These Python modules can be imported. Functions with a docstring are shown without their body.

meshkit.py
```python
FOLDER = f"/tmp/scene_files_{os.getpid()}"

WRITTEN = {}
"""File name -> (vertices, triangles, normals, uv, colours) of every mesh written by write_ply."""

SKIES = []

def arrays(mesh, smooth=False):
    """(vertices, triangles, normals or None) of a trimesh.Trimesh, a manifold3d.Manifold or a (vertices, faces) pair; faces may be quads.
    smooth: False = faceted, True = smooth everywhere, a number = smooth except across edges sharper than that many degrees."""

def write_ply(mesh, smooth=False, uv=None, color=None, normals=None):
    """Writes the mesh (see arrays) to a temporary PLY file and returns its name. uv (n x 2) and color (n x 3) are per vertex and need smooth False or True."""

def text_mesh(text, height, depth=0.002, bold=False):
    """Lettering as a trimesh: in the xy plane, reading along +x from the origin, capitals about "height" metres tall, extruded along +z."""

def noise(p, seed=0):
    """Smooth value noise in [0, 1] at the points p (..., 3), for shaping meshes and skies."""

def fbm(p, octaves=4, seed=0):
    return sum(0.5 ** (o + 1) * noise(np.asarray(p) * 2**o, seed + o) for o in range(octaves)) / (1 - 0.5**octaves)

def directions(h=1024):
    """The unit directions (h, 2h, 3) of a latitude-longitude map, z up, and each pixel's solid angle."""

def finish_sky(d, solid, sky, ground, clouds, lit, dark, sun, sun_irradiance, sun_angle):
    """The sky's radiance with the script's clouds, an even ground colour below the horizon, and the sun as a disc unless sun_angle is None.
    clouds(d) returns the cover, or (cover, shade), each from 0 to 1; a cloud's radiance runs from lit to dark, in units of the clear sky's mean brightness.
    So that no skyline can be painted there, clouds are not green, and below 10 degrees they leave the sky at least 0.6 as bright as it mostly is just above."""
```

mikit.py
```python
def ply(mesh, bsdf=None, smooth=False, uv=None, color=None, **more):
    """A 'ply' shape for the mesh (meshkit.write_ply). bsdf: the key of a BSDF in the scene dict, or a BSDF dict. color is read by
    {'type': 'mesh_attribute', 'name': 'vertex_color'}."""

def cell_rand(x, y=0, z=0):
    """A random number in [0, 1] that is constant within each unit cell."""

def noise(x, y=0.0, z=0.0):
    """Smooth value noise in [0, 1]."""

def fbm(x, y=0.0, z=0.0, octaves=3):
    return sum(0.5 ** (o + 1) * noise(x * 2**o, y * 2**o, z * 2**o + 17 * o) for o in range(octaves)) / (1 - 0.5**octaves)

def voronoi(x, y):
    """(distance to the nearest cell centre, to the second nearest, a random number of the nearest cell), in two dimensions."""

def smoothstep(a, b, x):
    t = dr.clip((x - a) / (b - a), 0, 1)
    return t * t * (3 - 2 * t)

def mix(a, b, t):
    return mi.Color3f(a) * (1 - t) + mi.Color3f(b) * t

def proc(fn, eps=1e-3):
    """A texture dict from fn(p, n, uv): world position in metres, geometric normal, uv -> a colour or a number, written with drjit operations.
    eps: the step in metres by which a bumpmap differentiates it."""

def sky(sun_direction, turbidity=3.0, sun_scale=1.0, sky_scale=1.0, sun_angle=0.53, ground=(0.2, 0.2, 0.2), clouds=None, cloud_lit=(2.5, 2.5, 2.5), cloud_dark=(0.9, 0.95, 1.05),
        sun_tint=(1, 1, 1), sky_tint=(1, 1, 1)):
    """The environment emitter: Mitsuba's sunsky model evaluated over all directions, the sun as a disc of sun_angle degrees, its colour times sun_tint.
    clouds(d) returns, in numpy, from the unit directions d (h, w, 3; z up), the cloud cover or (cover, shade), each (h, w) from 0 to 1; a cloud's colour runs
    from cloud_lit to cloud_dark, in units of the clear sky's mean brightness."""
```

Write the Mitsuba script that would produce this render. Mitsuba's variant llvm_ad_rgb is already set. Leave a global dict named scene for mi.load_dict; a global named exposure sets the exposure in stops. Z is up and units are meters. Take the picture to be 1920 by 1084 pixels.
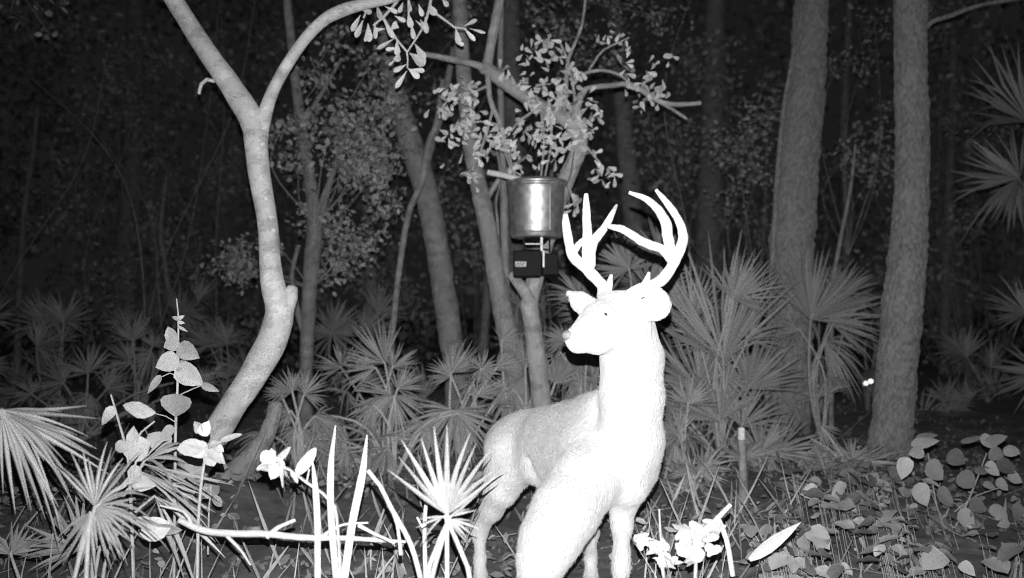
import math, random
import numpy as np, trimesh, mitsuba as mi, drjit as dr, mikit, meshkit
from mikit import proc, noise, fbm, voronoi, smoothstep, mix
T = mi.ScalarTransform4f
scene, labels = {}, {}

# ------------------------------------------------------------------ camera, sky, lamp, exposure
# A trail camera strapped up at 1.35 m, looking slightly upwards; the infrared lamp sits just above its lens, the film is monochrome.
EYE, PITCH = (0.0, 0.0, 1.35), 1.397
look = (0.0, math.cos(math.radians(PITCH)), 1.35 + math.sin(math.radians(PITCH)))
scene['camera'] = {'type': 'thinlens', 'aperture_radius': .0105, 'focus_distance': 4.9, 'fov': 52.0, 'fov_axis': 'x', 'near_clip': 0.05, 'far_clip': 400.0,
                   'to_world': T().look_at(origin=list(EYE), target=list(look), up=[0, 0, 1])}
scene['sky'] = mikit.sky((0.3, 0.4, 0.4), turbidity=3, sun_scale=0.0, sky_scale=0.11, clouds=lambda d: 1.0, cloud_lit=(1, 1, 1), cloud_dark=(1, 1, 1))
LAMP = (0.0, 0.015, 1.435)
scene['infrared_lamp'] = {'type': 'spot', 'intensity': {'type': 'rgb', 'value': [185.0] * 3}, 'cutoff_angle': 40.0, 'beam_width': 8.0,
                          'to_world': T().look_at(origin=list(LAMP), target=[0.28, 5.0, 1.38], up=[0, 0, 1])}
exposure = 0.0

# ------------------------------------------------------------------ helpers
def numbered(k):
    if k not in taken:
        taken.add(k); return k
    i = 1
    while f'{k}_{i:03d}' in taken: i += 1
    k = f'{k}_{i:03d}'; taken.add(k); return k
taken = set()
def thing(name, label, cat, group=None):
    k = numbered(name); labels[k] = {'label': label, 'category': cat}
    if group: labels[k]['group'] = group
    return k
def put(name, mesh, mat, parent=None, smooth=False, uv=None):
    k = numbered(parent + '__' + name if parent else name)
    scene[k] = mikit.ply(mesh, mat, smooth=smooth, uv=uv); return k
def solo(name, mesh, mat, label, cat, group=None, smooth=False, uv=None, kind=None):
    k = put(name, mesh, mat, None, smooth, uv); labels[k] = {'label': label}
    if cat: labels[k]['category'] = cat
    if group: labels[k]['group'] = group
    if kind: labels[k]['kind'] = kind
    return k
def unit(v):
    v = np.asarray(v, float); return v / (np.linalg.norm(v) + 1e-12)
def join(parts):
    """[(v, f, uv)] -> one (v, f), uv"""
    V, Fc, U, n = [], [], [], 0
    for v, f, u in parts:
        V.append(v); Fc.append(np.asarray(f) + n); U.append(u); n += len(v)
    return (np.vstack(V), np.vstack(Fc)), np.vstack(U)
def rot(v, axis, ang):
    axis = unit(axis); c, s = math.cos(ang), math.sin(ang)
    return v * c + np.cross(axis, v) * s + axis * np.dot(axis, v) * (1 - c)
def spline(p, step):
    """Catmull-Rom through the rows of p (any columns)."""
    p = np.asarray(p, float)
    if len(p) < 3:
        n = max(2, int(np.linalg.norm(p[-1, :3] - p[0, :3]) / step) + 1)
        return p[0] + (p[-1] - p[0]) * np.linspace(0, 1, n)[:, None]
    q = np.vstack([2 * p[0] - p[1], p, 2 * p[-1] - p[-2]]); out = []
    for i in range(1, len(q) - 2):
        n = max(1, int(np.linalg.norm(q[i + 1, :3] - q[i, :3]) / step))
        t = np.linspace(0, 1, n, endpoint=False)[:, None]
        a, b, c, d = q[i - 1], q[i], q[i + 1], q[i + 2]
        out.append(0.5 * (2 * b + (c - a) * t + (2 * a - 5 * b + 4 * c - d) * t**2 + (3 * b - a - 3 * c + d) * t**3))
    return np.vstack(out + [q[-2:-1]])
def tube(path, sides=10, step=0.05, rough=0.0, scale=14.0, seed=0, ridge=0.0):
    """A limb through (x, y, z, radius) rows, bumpy by rough (share of the radius), with closed ends."""
    p = spline(path, step); c, r = p[:, :3], np.maximum(p[:, 3], 0.0008)
    t = np.gradient(c, axis=0); t /= np.linalg.norm(t, axis=1, keepdims=True) + 1e-12
    a = np.cross(t[0], [0.3, 1.0, 0.2]); A = []
    for k in range(len(c)):
        a = a - t[k] * np.dot(a, t[k]); a = unit(a); A.append(a)
    A = np.array(A); B = np.cross(t, A); ang = np.arange(sides) * 2 * np.pi / sides
    ring = np.cos(ang)[None, :, None] * A[:, None] + np.sin(ang)[None, :, None] * B[:, None]
    rr = np.repeat(r[:, None], sides, 1)
    if rough:
        q = c[:, None] + ring * r[:, None, None]
        rr = rr * (1 + rough * (2 * meshkit.fbm(q * scale, 3, seed) - 1) + rough * 0.7 * (2 * meshkit.noise(q * scale * 0.25, seed + 9) - 1))
    if ridge:   # furrowed bark: upright plates
        q = (c[:, None] + ring * r[:, None, None]) * [34, 34, 8]; rr = rr * (1 + ridge * (np.abs(2 * meshkit.fbm(q, 2, seed + 5) - 1) * 2 - .5))
    v = (c[:, None] + ring * rr[..., None]).reshape(-1, 3)
    i, j = np.meshgrid(np.arange(len(c) - 1), np.arange(sides), indexing='ij'); s = sides
    f = np.stack([i * s + j, i * s + (j + 1) % s, (i + 1) * s + (j + 1) % s, (i + 1) * s + j], -1).reshape(-1, 4)
    f = np.vstack([f[:, [0, 1, 2]], f[:, [0, 2, 3]]])
    n = len(v); v = np.vstack([v, c[0] - t[0] * r[0] * 0.15, c[-1] + t[-1] * r[-1] * 0.3]); j = np.arange(s); e = n - s
    f = np.vstack([f, np.stack([(j + 1) % s, j, np.full(s, n)], 1), np.stack([e + j, e + (j + 1) % s, np.full(s, n + 1)], 1)])
    return v, f
def tubes(paths, **kw):
    return join([(*tube(p, **kw), np.zeros((1, 2))) for p in paths])[0]

SHAPE = {'oval': [(0, .06), (.12, .52), (.3, .9), (.5, 1), (.72, .82), (.9, .42), (1, .02)],
         'heart': [(-.06, .3), (.06, .86), (.25, 1), (.5, .92), (.75, .58), (.92, .2), (1, .02)],
         'round': [(0, .2), (.1, .72), (.3, .98), (.55, 1), (.8, .76), (.94, .38), (1, .05)],
         'obovate': [(0, .08), (.2, .3), (.45, .68), (.68, .98), (.85, .9), (.96, .5), (1, .1)],
         'lance': [(0, .3), (.15, .75), (.35, 1), (.55, .86), (.75, .56), (.92, .2), (1, .02)],
         'strap': [(0, .95), (.2, 1), (.45, .95), (.65, .85), (.82, .6), (.93, .33), (1, .03)]}
def leaf(base, tip, width, shape='oval', rng=random, roll=None, fold=0.18, curl=0.12, toward=(0, -1, 0.05), wave=0.06):
    base, tip = np.array(base), np.array(tip); a = tip - base; L = np.linalg.norm(a); a = a / L
    n = np.array(toward, float); n = unit(n - a * np.dot(a, n) + 1e-6)
    n = rot(n, a, rng.uniform(-.45, .45) if roll is None else roll); s = np.cross(a, n); v = []
    c = curl * rng.uniform(.2, 1.5) * L; w = rng.random() * 6
    for t, h in SHAPE[shape]:
        m = base + a * t * L - n * c * (t * t - .3 * t)
        hw = h * width / 2
        for k in (-1, -.5, 0, .5, 1):
            v.append(m + s * hw * k + n * hw * (fold * (abs(k) - .4) + wave * math.sin(w + 9 * t + 4 * k) * abs(k)))
    f = [(5 * i + k, 5 * i + k + 1, 5 * i + k + 6, 5 * i + k + 5) for i in range(len(SHAPE[shape]) - 1) for k in range(4)]
    f = np.array(f); v = np.array(v)
    return v, np.vstack([f[:, [0, 1, 2]], f[:, [0, 2, 3]]]), np.tile([[rng.random(), rng.random()]], (len(v), 1))
def put_leaf(parent, name, mat, *args, **kw):
    v, f, u = leaf(*args, **kw); return put(name, (v, f), mat, parent, smooth=True, uv=u)

def fan_blades(hub, tip, spread, n, tilt=0.0, droop=0.1, seed=0, fused=0.4, cup=0.18):
    """The blades of a palmetto fan: pleated strips joined near the hub, free and tapering beyond."""
    rng = random.Random(seed); hub, tip = np.array(hub, float), np.array(tip, float)
    a = tip - hub; R = np.linalg.norm(a); a = a / R; cup = rng.uniform(.08, .5)
    nn = np.array([0.0, -1.0, 0.15]); nn = unit(nn - a * np.dot(a, nn)); nn = rot(nn, a, tilt); b = np.cross(nn, a)
    sp = math.radians(spread); pitch = sp / n; out = []
    for i in range(n):
        th = -sp / 2 + pitch * (i + .5); q = abs(th) / (sp / 2 + 1e-9)
        e, l = a * math.cos(th) + b * math.sin(th), -a * math.sin(th) + b * math.cos(th)
        if rng.random() < .05: continue
        th += rng.gauss(0, .12) * pitch
        L = R * (1 - .28 * q**2.2) * rng.uniform(.84, 1.04); hf = L * fused * math.tan(pitch / 2) * 1.02
        dr_, sw, ns = droop * rng.uniform(.4, 1.9), rng.gauss(0, .11), rng.gauss(0, .13); v = []
        if rng.random() < .13: dr_ += rng.uniform(.2, .7)
        if rng.random() < .07: L *= rng.uniform(.6, .85)
        for t in (.02, .14, .27, fused, .53, .68, .83, .94, 1.0):
            hw = L * t * math.tan(pitch / 2) * 1.02 if t <= fused else hf * (1 - ((t - fused) / (1 - fused)) ** 1.25) + .0006
            g = max(0, t - fused)
            c = hub + e * L * t + l * sw * L * g**1.5 + nn * (cup * L * t * q**2 + ns * L * g) - np.array([0, 0, 1]) * dr_ * L * t**2.2
            for k in (-1, 0, 1):
                v.append(c + l * hw * k + nn * hw * (.42 if k == 0 else -.42))
        f = np.array([(3 * j + k, 3 * j + k + 1, 3 * j + k + 4, 3 * j + k + 3) for j in range(8) for k in range(2)])
        v = np.array(v); out.append((v, np.vstack([f[:, [0, 1, 2]], f[:, [0, 2, 3]]]), np.tile([[rng.random(), rng.random()]], (len(v), 1))))
    return out
def ground_z(x, y):
    x, y = np.asarray(x, float), np.asarray(y, float)
    p = np.stack([x, y, 0 * x], -1)
    return (.14 * (meshkit.fbm(p * .45, 3, 3) - .5) + .05 * (meshkit.fbm(p * 2.2, 3, 5) - .5) + .022 * (meshkit.fbm(p * 11, 2, 6) - .5)
            + .3 * np.exp(-((x + 2.0) ** 2 + (y - 6.6) ** 2) / .8) + .012 * np.clip(y - 12, 0, 60))
def palmetto(label, base, fans, mat='palm_leaf', group=None, blades_apart=False, fused=.48, extra=0, name='saw_palmetto', stalk=0.012, seed=0, skirt=0, cat='palmetto'):
    t = thing(name, label, cat, group); x, y = base[:2]; z = float(ground_z(x, y)); fans = list(fans); er = random.Random(seed + 900); first = len(fans)
    for k in range(extra):   # old fronds leaning every way below the fresh ones
        h = np.array(fans[er.randrange(first)][0]); L = er.uniform(.26, .44); az = er.uniform(0, 6.283); el = er.uniform(-.7, .9)
        h = np.array([x, y, z]) + (h - [x, y, z]) * er.uniform(.45, .9) + np.array([er.gauss(0, .14), er.gauss(0, .14), 0]); h[2] = max(h[2], z + .12)
        fans.append((h, h + L * np.array([math.cos(az) * math.cos(el), math.sin(az) * math.cos(el), math.sin(el)]), er.uniform(90, 200), er.randint(14, 22), er.gauss(0, .9), er.uniform(.15, .55)))
    for i, (hub, tip, spread, n, tilt, droop) in enumerate(fans):
        parts = fan_blades(hub, tip, spread, n, tilt, droop, seed * 100 + i, fused)
        if blades_apart:
            fr = numbered(t + '__frond')
            for v, f, u in parts: put('blade', (v, f), mat, fr, uv=u)
        else:
            m, u = join(parts); fr = put('frond', m, 'palm_dry' if i >= first and i % 2 and mat == 'palm_leaf' else mat, t, uv=u)
        h = np.array(hub, float); back = unit(h - np.array(tip)); b0 = np.array([x, y, z]); L = np.linalg.norm(h - b0)
        mid = (h + b0) / 2 + back * .12 * L + np.array([0, 0, .1 * L])
        put('stalk', tube([(*b0, stalk * 1.3), (*mid, stalk), (*h, stalk * .8), (*(h - back * .1 * np.linalg.norm(h - np.array(tip))), stalk * .3)], 6, .08), 'palm_stalk', fr, smooth=True)
    if skirt:
        rng = random.Random(seed + 7); P = []
        put('stem', tube([(x, y, z - .05, .09), (x + .05, y, z + .2, .08), (x + .02, y, z + .32, .06)], 10, .05, .25), 'bark_grey', t, smooth=True)
    return t

def leaves_cloud(blobs, size, rng, aspect=.5, flat=0.0, clump=.35):
    """Leaf-sized folded faces filling the blobs [(centre, radius, count)], gathered into sprigs: (v, f), uv"""
    C = []
    for c, r, n in blobs:
        d = rng.normal(size=(max(1, n // 9), 3)); d /= np.linalg.norm(d, axis=1, keepdims=True)
        s = np.array(c) + d * r * (rng.random((len(d), 1)) ** .45) * np.array([1.1, .9, .85])
        k = rng.integers(0, len(s), n); C.append(s[k] + rng.normal(size=(n, 3)) * size * 1.1)
    C = np.vstack(C); n = len(C)
    a = rng.normal(size=(n, 3)) + np.array([0, -.25, -.25]); a /= np.linalg.norm(a, axis=1, keepdims=True)
    w = rng.normal(size=(n, 3)) + np.array([0, -.6, .6]) * (1 + flat); w -= a * (a * w).sum(1, keepdims=True); w /= np.linalg.norm(w, axis=1, keepdims=True)
    s = np.cross(a, w); L = size * rng.uniform(.55, 1.25, (n, 1)); W = L * aspect * rng.uniform(.8, 1.2, (n, 1)) / 2
    st = [C, C + a * L * .35 + s * W + w * W * .3, C + a * L * .75 + s * W * .85 + w * W * .15, C + a * L - w * L * .08, C + a * L * .75 - s * W * .85 + w * W * .15, C + a * L * .35 - s * W + w * W * .3]
    v = np.stack(st, 1).reshape(-1, 3); o = np.arange(n)[:, None, None] * 6
    f = (np.array([[0, 1, 5], [1, 2, 4], [1, 4, 5], [2, 3, 4]])[None] + o).reshape(-1, 3)
    return (v, f), np.repeat(rng.random((n, 2)), 6, 0)
def twigs_to(blobs, root, rng, r=.008):
    P = []
    for c, rad, n in blobs:
        c = np.array(c); root_ = np.array(root) if np.ndim(root) == 1 else np.array(root[int(rng.integers(len(root)))])
        m = (c + root_) / 2 + rng.normal(size=3) * .12 * np.linalg.norm(c - root_) + np.array([0, 0, .05])
        P.append([(*root_, r), (*m, r * .7), (*c, r * .45)])
        for k in range(3):
            e = c + rng.normal(size=3) * rad * .6; P.append([(*c, r * .45), (*((c + e) / 2 + rng.normal(size=3) * rad * .12), r * .3), (*e, r * .15)])
    return tubes(P, sides=5, step=.12)

# ------------------------------------------------------------------ materials: grey reflectances in the near infrared
def grey(fn, rough=.8, bump=None, scale=.004, spec=.3, eps=2e-3):
    b = {'type': 'principled', 'base_color': proc(lambda p, n, uv: mi.Color3f(fn(p, n, uv))), 'roughness': rough, 'specular': spec}
    if bump is not None: b = {'type': 'bumpmap', 'arbitrary': proc(bump, eps), 'scale': scale, 'bsdf': b}
    return {'type': 'twosided', 'bsdf': b}
def bark(lo, hi, fine=38.0, patch=None):
    def f(p, n, uv):
        a = fbm(p.x * fine, p.y * fine, p.z * fine * .35, 3); b = fbm(p.x * 7 + 3, p.y * 7, p.z * 4, 2)
        v = lo + (hi - lo) * dr.clip(.15 + .55 * a + .45 * b, 0, 1)
        if patch:   # lichen and dark stains with ragged outlines
            w = .12 * fbm(p.x * 60, p.y * 60, p.z * 60, 2); q = fbm(p.x * 11 + 5 + w * 9, p.y * 11, p.z * 15 + w * 9, 3)
            v = v + patch * smoothstep(.6, .66, q) - patch * smoothstep(.4, .34, q) - .5 * patch * smoothstep(.62, .7, fbm(p.x * 45, p.y * 45, p.z * 120, 2))
        else: v = v * (.74 + .34 * smoothstep(.3, .62, fbm(p.x * 55, p.y * 55, p.z * 26, 3)))
        return v
    return f
def bark_bump(p, n, uv): return fbm(p.x * 34, p.y * 34, p.z * 10, 3) + .5 * noise(p.x * 90, p.y * 90, p.z * 40)
scene['bark_pale'] = grey(bark(.36, .66, 24, .14), .75, lambda p, n, uv: fbm(p.x * 40, p.y * 40, p.z * 25, 3), .004)
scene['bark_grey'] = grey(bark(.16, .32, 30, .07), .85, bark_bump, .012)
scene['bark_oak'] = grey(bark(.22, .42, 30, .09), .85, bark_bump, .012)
scene['bark_pine'] = grey(bark(.19, .4, 45), .9, bark_bump, .03)
def leafy(lo, hi, vein=0.0):
    return lambda p, n, uv: lo + (hi - lo) * uv.x + .1 * (hi + lo) * (fbm(p.x * 60, p.y * 60, p.z * 60, 2) - .5)
scene['leaf_pale'] = grey(leafy(.42, .68), .5, spec=.5)
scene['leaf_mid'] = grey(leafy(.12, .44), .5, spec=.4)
scene['palm_leaf'] = grey(leafy(.2, .38), .5, spec=.45)
scene['palm_dry'] = grey(leafy(.16, .36), .8)
scene['palm_stalk'] = grey(lambda p, n, uv: .32 + .2 * fbm(p.x * 30, p.y * 30, p.z * 30, 2), .6)
scene['blade_leaf'] = grey(leafy(.36, .58), .5, spec=.4)
scene['soil'] = grey(lambda p, n, uv: .06 + .16 * fbm(p.x * 9, p.y * 9, 0, 4) * (.5 + noise(p.x * 2, p.y * 2, 3)), .95, lambda p, n, uv: fbm(p.x * 25, p.y * 25, p.z * 25, 3), .02)
scene['litter'] = grey(leafy(.06, .26), .8)
def fur_tone(p, n, uv):   # front coat lightened, flash falloff painted in; white belly and leg hair, ragged border
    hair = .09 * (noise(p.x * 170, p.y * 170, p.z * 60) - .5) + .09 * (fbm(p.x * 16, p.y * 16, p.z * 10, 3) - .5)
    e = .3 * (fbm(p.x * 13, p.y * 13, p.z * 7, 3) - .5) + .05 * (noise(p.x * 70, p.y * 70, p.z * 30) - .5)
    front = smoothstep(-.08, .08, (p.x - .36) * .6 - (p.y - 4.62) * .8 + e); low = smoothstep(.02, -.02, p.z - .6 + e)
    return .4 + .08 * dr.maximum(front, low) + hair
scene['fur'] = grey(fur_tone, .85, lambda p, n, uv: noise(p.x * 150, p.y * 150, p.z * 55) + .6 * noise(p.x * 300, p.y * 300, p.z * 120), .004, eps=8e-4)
scene['dark_fur'] = grey(lambda p, n, uv: .16 + .14 * noise(p.x * 90, p.y * 90, p.z * 40), 1.0, spec=.1)
scene['antler'] = grey(lambda p, n, uv: .5 + .12 * fbm(p.x * 60, p.y * 60, p.z * 25, 3), .55, lambda p, n, uv: fbm(p.x * 160, p.y * 160, p.z * 40, 2), .002, eps=8e-4)
scene['nose_skin'] = grey(lambda p, n, uv: .17 + .06 * noise(p.x * 200, p.y * 200, p.z * 200), .5)
scene['ear_shade_tone'] = grey(lambda p, n, uv: .05 + .03 * noise(p.x * 200, p.y * 200, p.z * 200), .9)  # near-black tone painted for the shade inside the ear
scene['eye_shine'] = {'type': 'roughconductor', 'material': 'Ag', 'alpha': .12}
scene['hoof'] = grey(lambda p, n, uv: .12 + .05 * noise(p.x * 80, p.y * 80, p.z * 80), .5)
scene['galvanised'] = {'type': 'bumpmap', 'arbitrary': proc(lambda p, n, uv: fbm(p.x * 14, p.y * 14, p.z * 10, 2)), 'scale': .0035, 'bsdf':
    {'type': 'principled', 'metallic': .85, 'roughness': proc(lambda p, n, uv: .42 + .12 * fbm(p.x * 30, p.y * 30, p.z * 22, 3)),
     'base_color': proc(lambda p, n, uv: mi.Color3f(.56 + .6 * (fbm(p.x * 26, p.y * 26, p.z * 20, 3) - .5)))}}
scene['steel'] = {'type': 'principled', 'base_color': {'type': 'rgb', 'value': [.3] * 3}, 'metallic': .8, 'roughness': .5}
scene['black_plastic'] = grey(lambda p, n, uv: .006 + .004 * noise(p.x * 60, p.y * 60, p.z * 60), .6, spec=.12)
scene['label_paper'] = grey(lambda p, n, uv: .42 + .05 * noise(p.x * 90, p.y * 90, p.z * 90), .6)
scene['cut_wood'] = grey(lambda p, n, uv: .6 + .15 * noise(p.x * 60, p.y * 60, p.z * 60), .8)
scene['dry_stick'] = grey(lambda p, n, uv: .42 + .2 * fbm(p.x * 50, p.y * 50, p.z * 50, 3), .8)
for k in list(scene): taken.add(k)

# ------------------------------------------------------------------ the setting
gx = np.unique(np.concatenate([np.linspace(-80, -9, 30), np.linspace(-9, 9, 180), np.linspace(9, 80, 30)]))
gy = np.unique(np.concatenate([np.linspace(-30, 2.5, 16), np.linspace(2.5, 15, 130), np.linspace(15, 120, 50)]))
GX, GY = np.meshgrid(gx, gy, indexing='ij'); V = np.stack([GX, GY, ground_z(GX, GY)], -1).reshape(-1, 3)
i, j = np.meshgrid(np.arange(len(gx) - 1), np.arange(len(gy) - 1), indexing='ij'); s = len(gy)
Q = np.stack([i * s + j, (i + 1) * s + j, (i + 1) * s + j + 1, i * s + j + 1], -1).reshape(-1, 4)
put('ground', (V, Q), 'soil', smooth=True); labels['ground'] = {'label': 'dark bare forest soil under leaf litter', 'kind': 'structure'}
rng = np.random.default_rng(5)
def on_ground(n, x0, x1, y0, y1, power=1.0):
    y = y0 + (y1 - y0) * rng.random(n) ** power; x = (x0 + (x1 - x0) * rng.random(n)) * (.55 + y / y1 * .45)
    return np.stack([x, y, ground_z(x, y)], -1)
P = on_ground(16000, -6.5, 6.5, 4.2, 16, 1.4); P = P[meshkit.fbm(P * 1.6, 3, 8) + .25 * rng.random(len(P)) > .58]
m, u = leaves_cloud([(p + [0, 0, .008], .012, 1) for p in P], .06, rng, .42, flat=3)
solo('leaf_litter', m, 'litter', 'curled dead leaves scattered over the dark soil', None, uv=u, kind='stuff')
P = on_ground(420, -6, 6, 4.5, 14, 1.3); W = []
for p in P:
    d = unit(rng.normal(size=3) * [1, 1, .15]); L = rng.uniform(.12, .6)
    W.append([(*(p + [0, 0, .01]), .005), (*(p + d * L / 2 + [0, 0, .03]), .004), (*(p + d * L + [0, 0, .03 + rng.random() * .08]), .002)])
solo('fallen_twigs', tubes(W, sides=4, step=.15), 'bark_grey', 'thin dead twigs strewn over the forest floor', None, kind='stuff')

# ------------------------------------------------------------------ trees
def trunk_tree(name, label, path, mat, limbs=(), cat='tree', group=None, sides=16, rough=.12, seed=1, part='trunk', scale=14., ridge=0.):
    path = [list(q) for q in path]; gz = float(ground_z(path[0][0], path[0][1]))
    if path[0][2] > gz - .02: path.insert(0, [path[0][0] + (path[0][0] - path[1][0]) * .3, path[0][1], gz - .08, path[0][3] * 1.45])   # down into the soil
    if path[-1][2] > 1.35 + .3 * path[-1][1]:   # trunks that leave the picture go on upwards
        a, b = np.array(path[-2]), np.array(path[-1]); e = b.copy(); e[:3] += unit((b - a)[:3] + [0, 0, .3]) * 2.2; e[3] *= .8; path.append(list(e))
    t = thing(name, label, cat, group); put(part, tube(path, sides, .05 if not ridge else .03, rough, scale, seed, ridge), mat, t, smooth=True)
    for nm, pth, sd in limbs: put(nm, tube(pth, sd, .05, rough, scale, seed + 3), mat, t, smooth=True)
    return t
# pale crooked tree on the left: fork, long left limb, thin right limb arching over the clearing with a spray of leaves
LT = trunk_tree('forked_tree', 'pale smooth crooked tree that forks into two limbs at the left, brightest of the trunks',
    [(-2.136, 6.5, 0.134, 0.109), (-2.006, 6.5, 0.347, 0.09907), (-1.86, 6.5, 0.56, 0.08916), (-1.739, 6.5, 0.764, 0.08255), (-1.609, 6.5, 0.961, 0.08586), (-1.488, 6.5, 1.185, 0.09246), (-1.436, 6.5, 1.373, 0.08751), (-1.473, 6.5, 1.499, 0.07595), (-1.497, 6.5, 1.647, 0.06769), (-1.515, 6.5, 1.912, 0.06274), (-1.56, 6.5, 2.161, 0.06604), (-1.587, 6.5, 2.36, 0.06935), (-1.591, 6.5, 2.493, 0.07925)], 'bark_pale',
    [('limb', [(-1.584, 6.5, 2.437, 0.06935), (-1.625, 6.5, 2.57, 0.07595), (-1.752, 6.5, 2.777, 0.06935), (-1.893, 6.5, 2.977, 0.06274), (-2.102, 6.5, 3.301, 0.05614), (-2.304, 6.5, 3.63, 0.05283), (-2.535, 6.5, 4.084, 0.04623)], 16),
     ('limb', [(-1.568, 6.5, 2.394, 0.04623), (-1.545, 6.5, 2.56, 0.04623), (-1.487, 6.5, 2.743, 0.03798), (-1.355, 6.5, 2.977, 0.03632), (-1.203, 6.5, 3.161, 0.03632), (-1.064, 6.5, 3.244, 0.03963), (-0.898, 6.5, 3.291, 0.03302), (-0.715, 6.5, 3.332, 0.02642), (-0.433, 6.5, 3.479, 0.01981)], 12),
     ('broken_stub', [(-1.446, 6.5, 1.277, 0.06274), (-1.4, 6.5, 1.39, 0.05614), (-1.371, 6.5, 1.462, 0.04623), (-1.361, 6.5, 1.512, 0.03632), (-1.358, 6.5, 1.525, 0.02972)], 10),
     ('dead_twig', [(-1.852, 6.5, 2.803, 0.01321), (-1.899, 6.5, 2.813, 0.01321), (-1.935, 6.5, 2.783, 0.01156), (-1.948, 6.5, 2.723, 0.009907)], 8)], rough=.07, seed=4, scale=9.)
put('twig', tubes([[(-0.686, 6.7, 3.441, 0.01362), (-0.771, 6.7, 3.32, 0.01021), (-0.829, 6.7, 3.258, 0.008509), (-0.891, 6.7, 3.206, 0.006808)], [(-0.829, 6.7, 3.258, 0.01021), (-0.736, 6.7, 3.11, 0.008509), (-0.674, 6.7, 3.037, 0.006808), (-0.671, 6.7, 2.931, 0.005446)], [(-0.507, 6.7, 3.458, 0.01021), (-0.535, 6.7, 3.303, 0.01021), (-0.572, 6.7, 3.192, 0.008169), (-0.623, 6.7, 3.11, 0.006808), (-0.671, 6.7, 3.037, 0.005106)],
                  [(-0.528, 6.7, 3.31, 0.01021), (-0.439, 6.7, 3.248, 0.00885), (-0.37, 6.7, 3.196, 0.006808), (-0.295, 6.7, 3.186, 0.005446)], [(-0.925, 6.7, 3.355, 0.01021), (-0.942, 6.7, 3.286, 0.006808), (-0.953, 6.7, 3.254, 0.006808)], [(-0.662, 6.7, 3.475, 0.01021), (-0.665, 6.7, 3.303, 0.006808), (-0.658, 6.7, 3.248, 0.005106)]], sides=5), 'bark_pale', LT, smooth=True)
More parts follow.
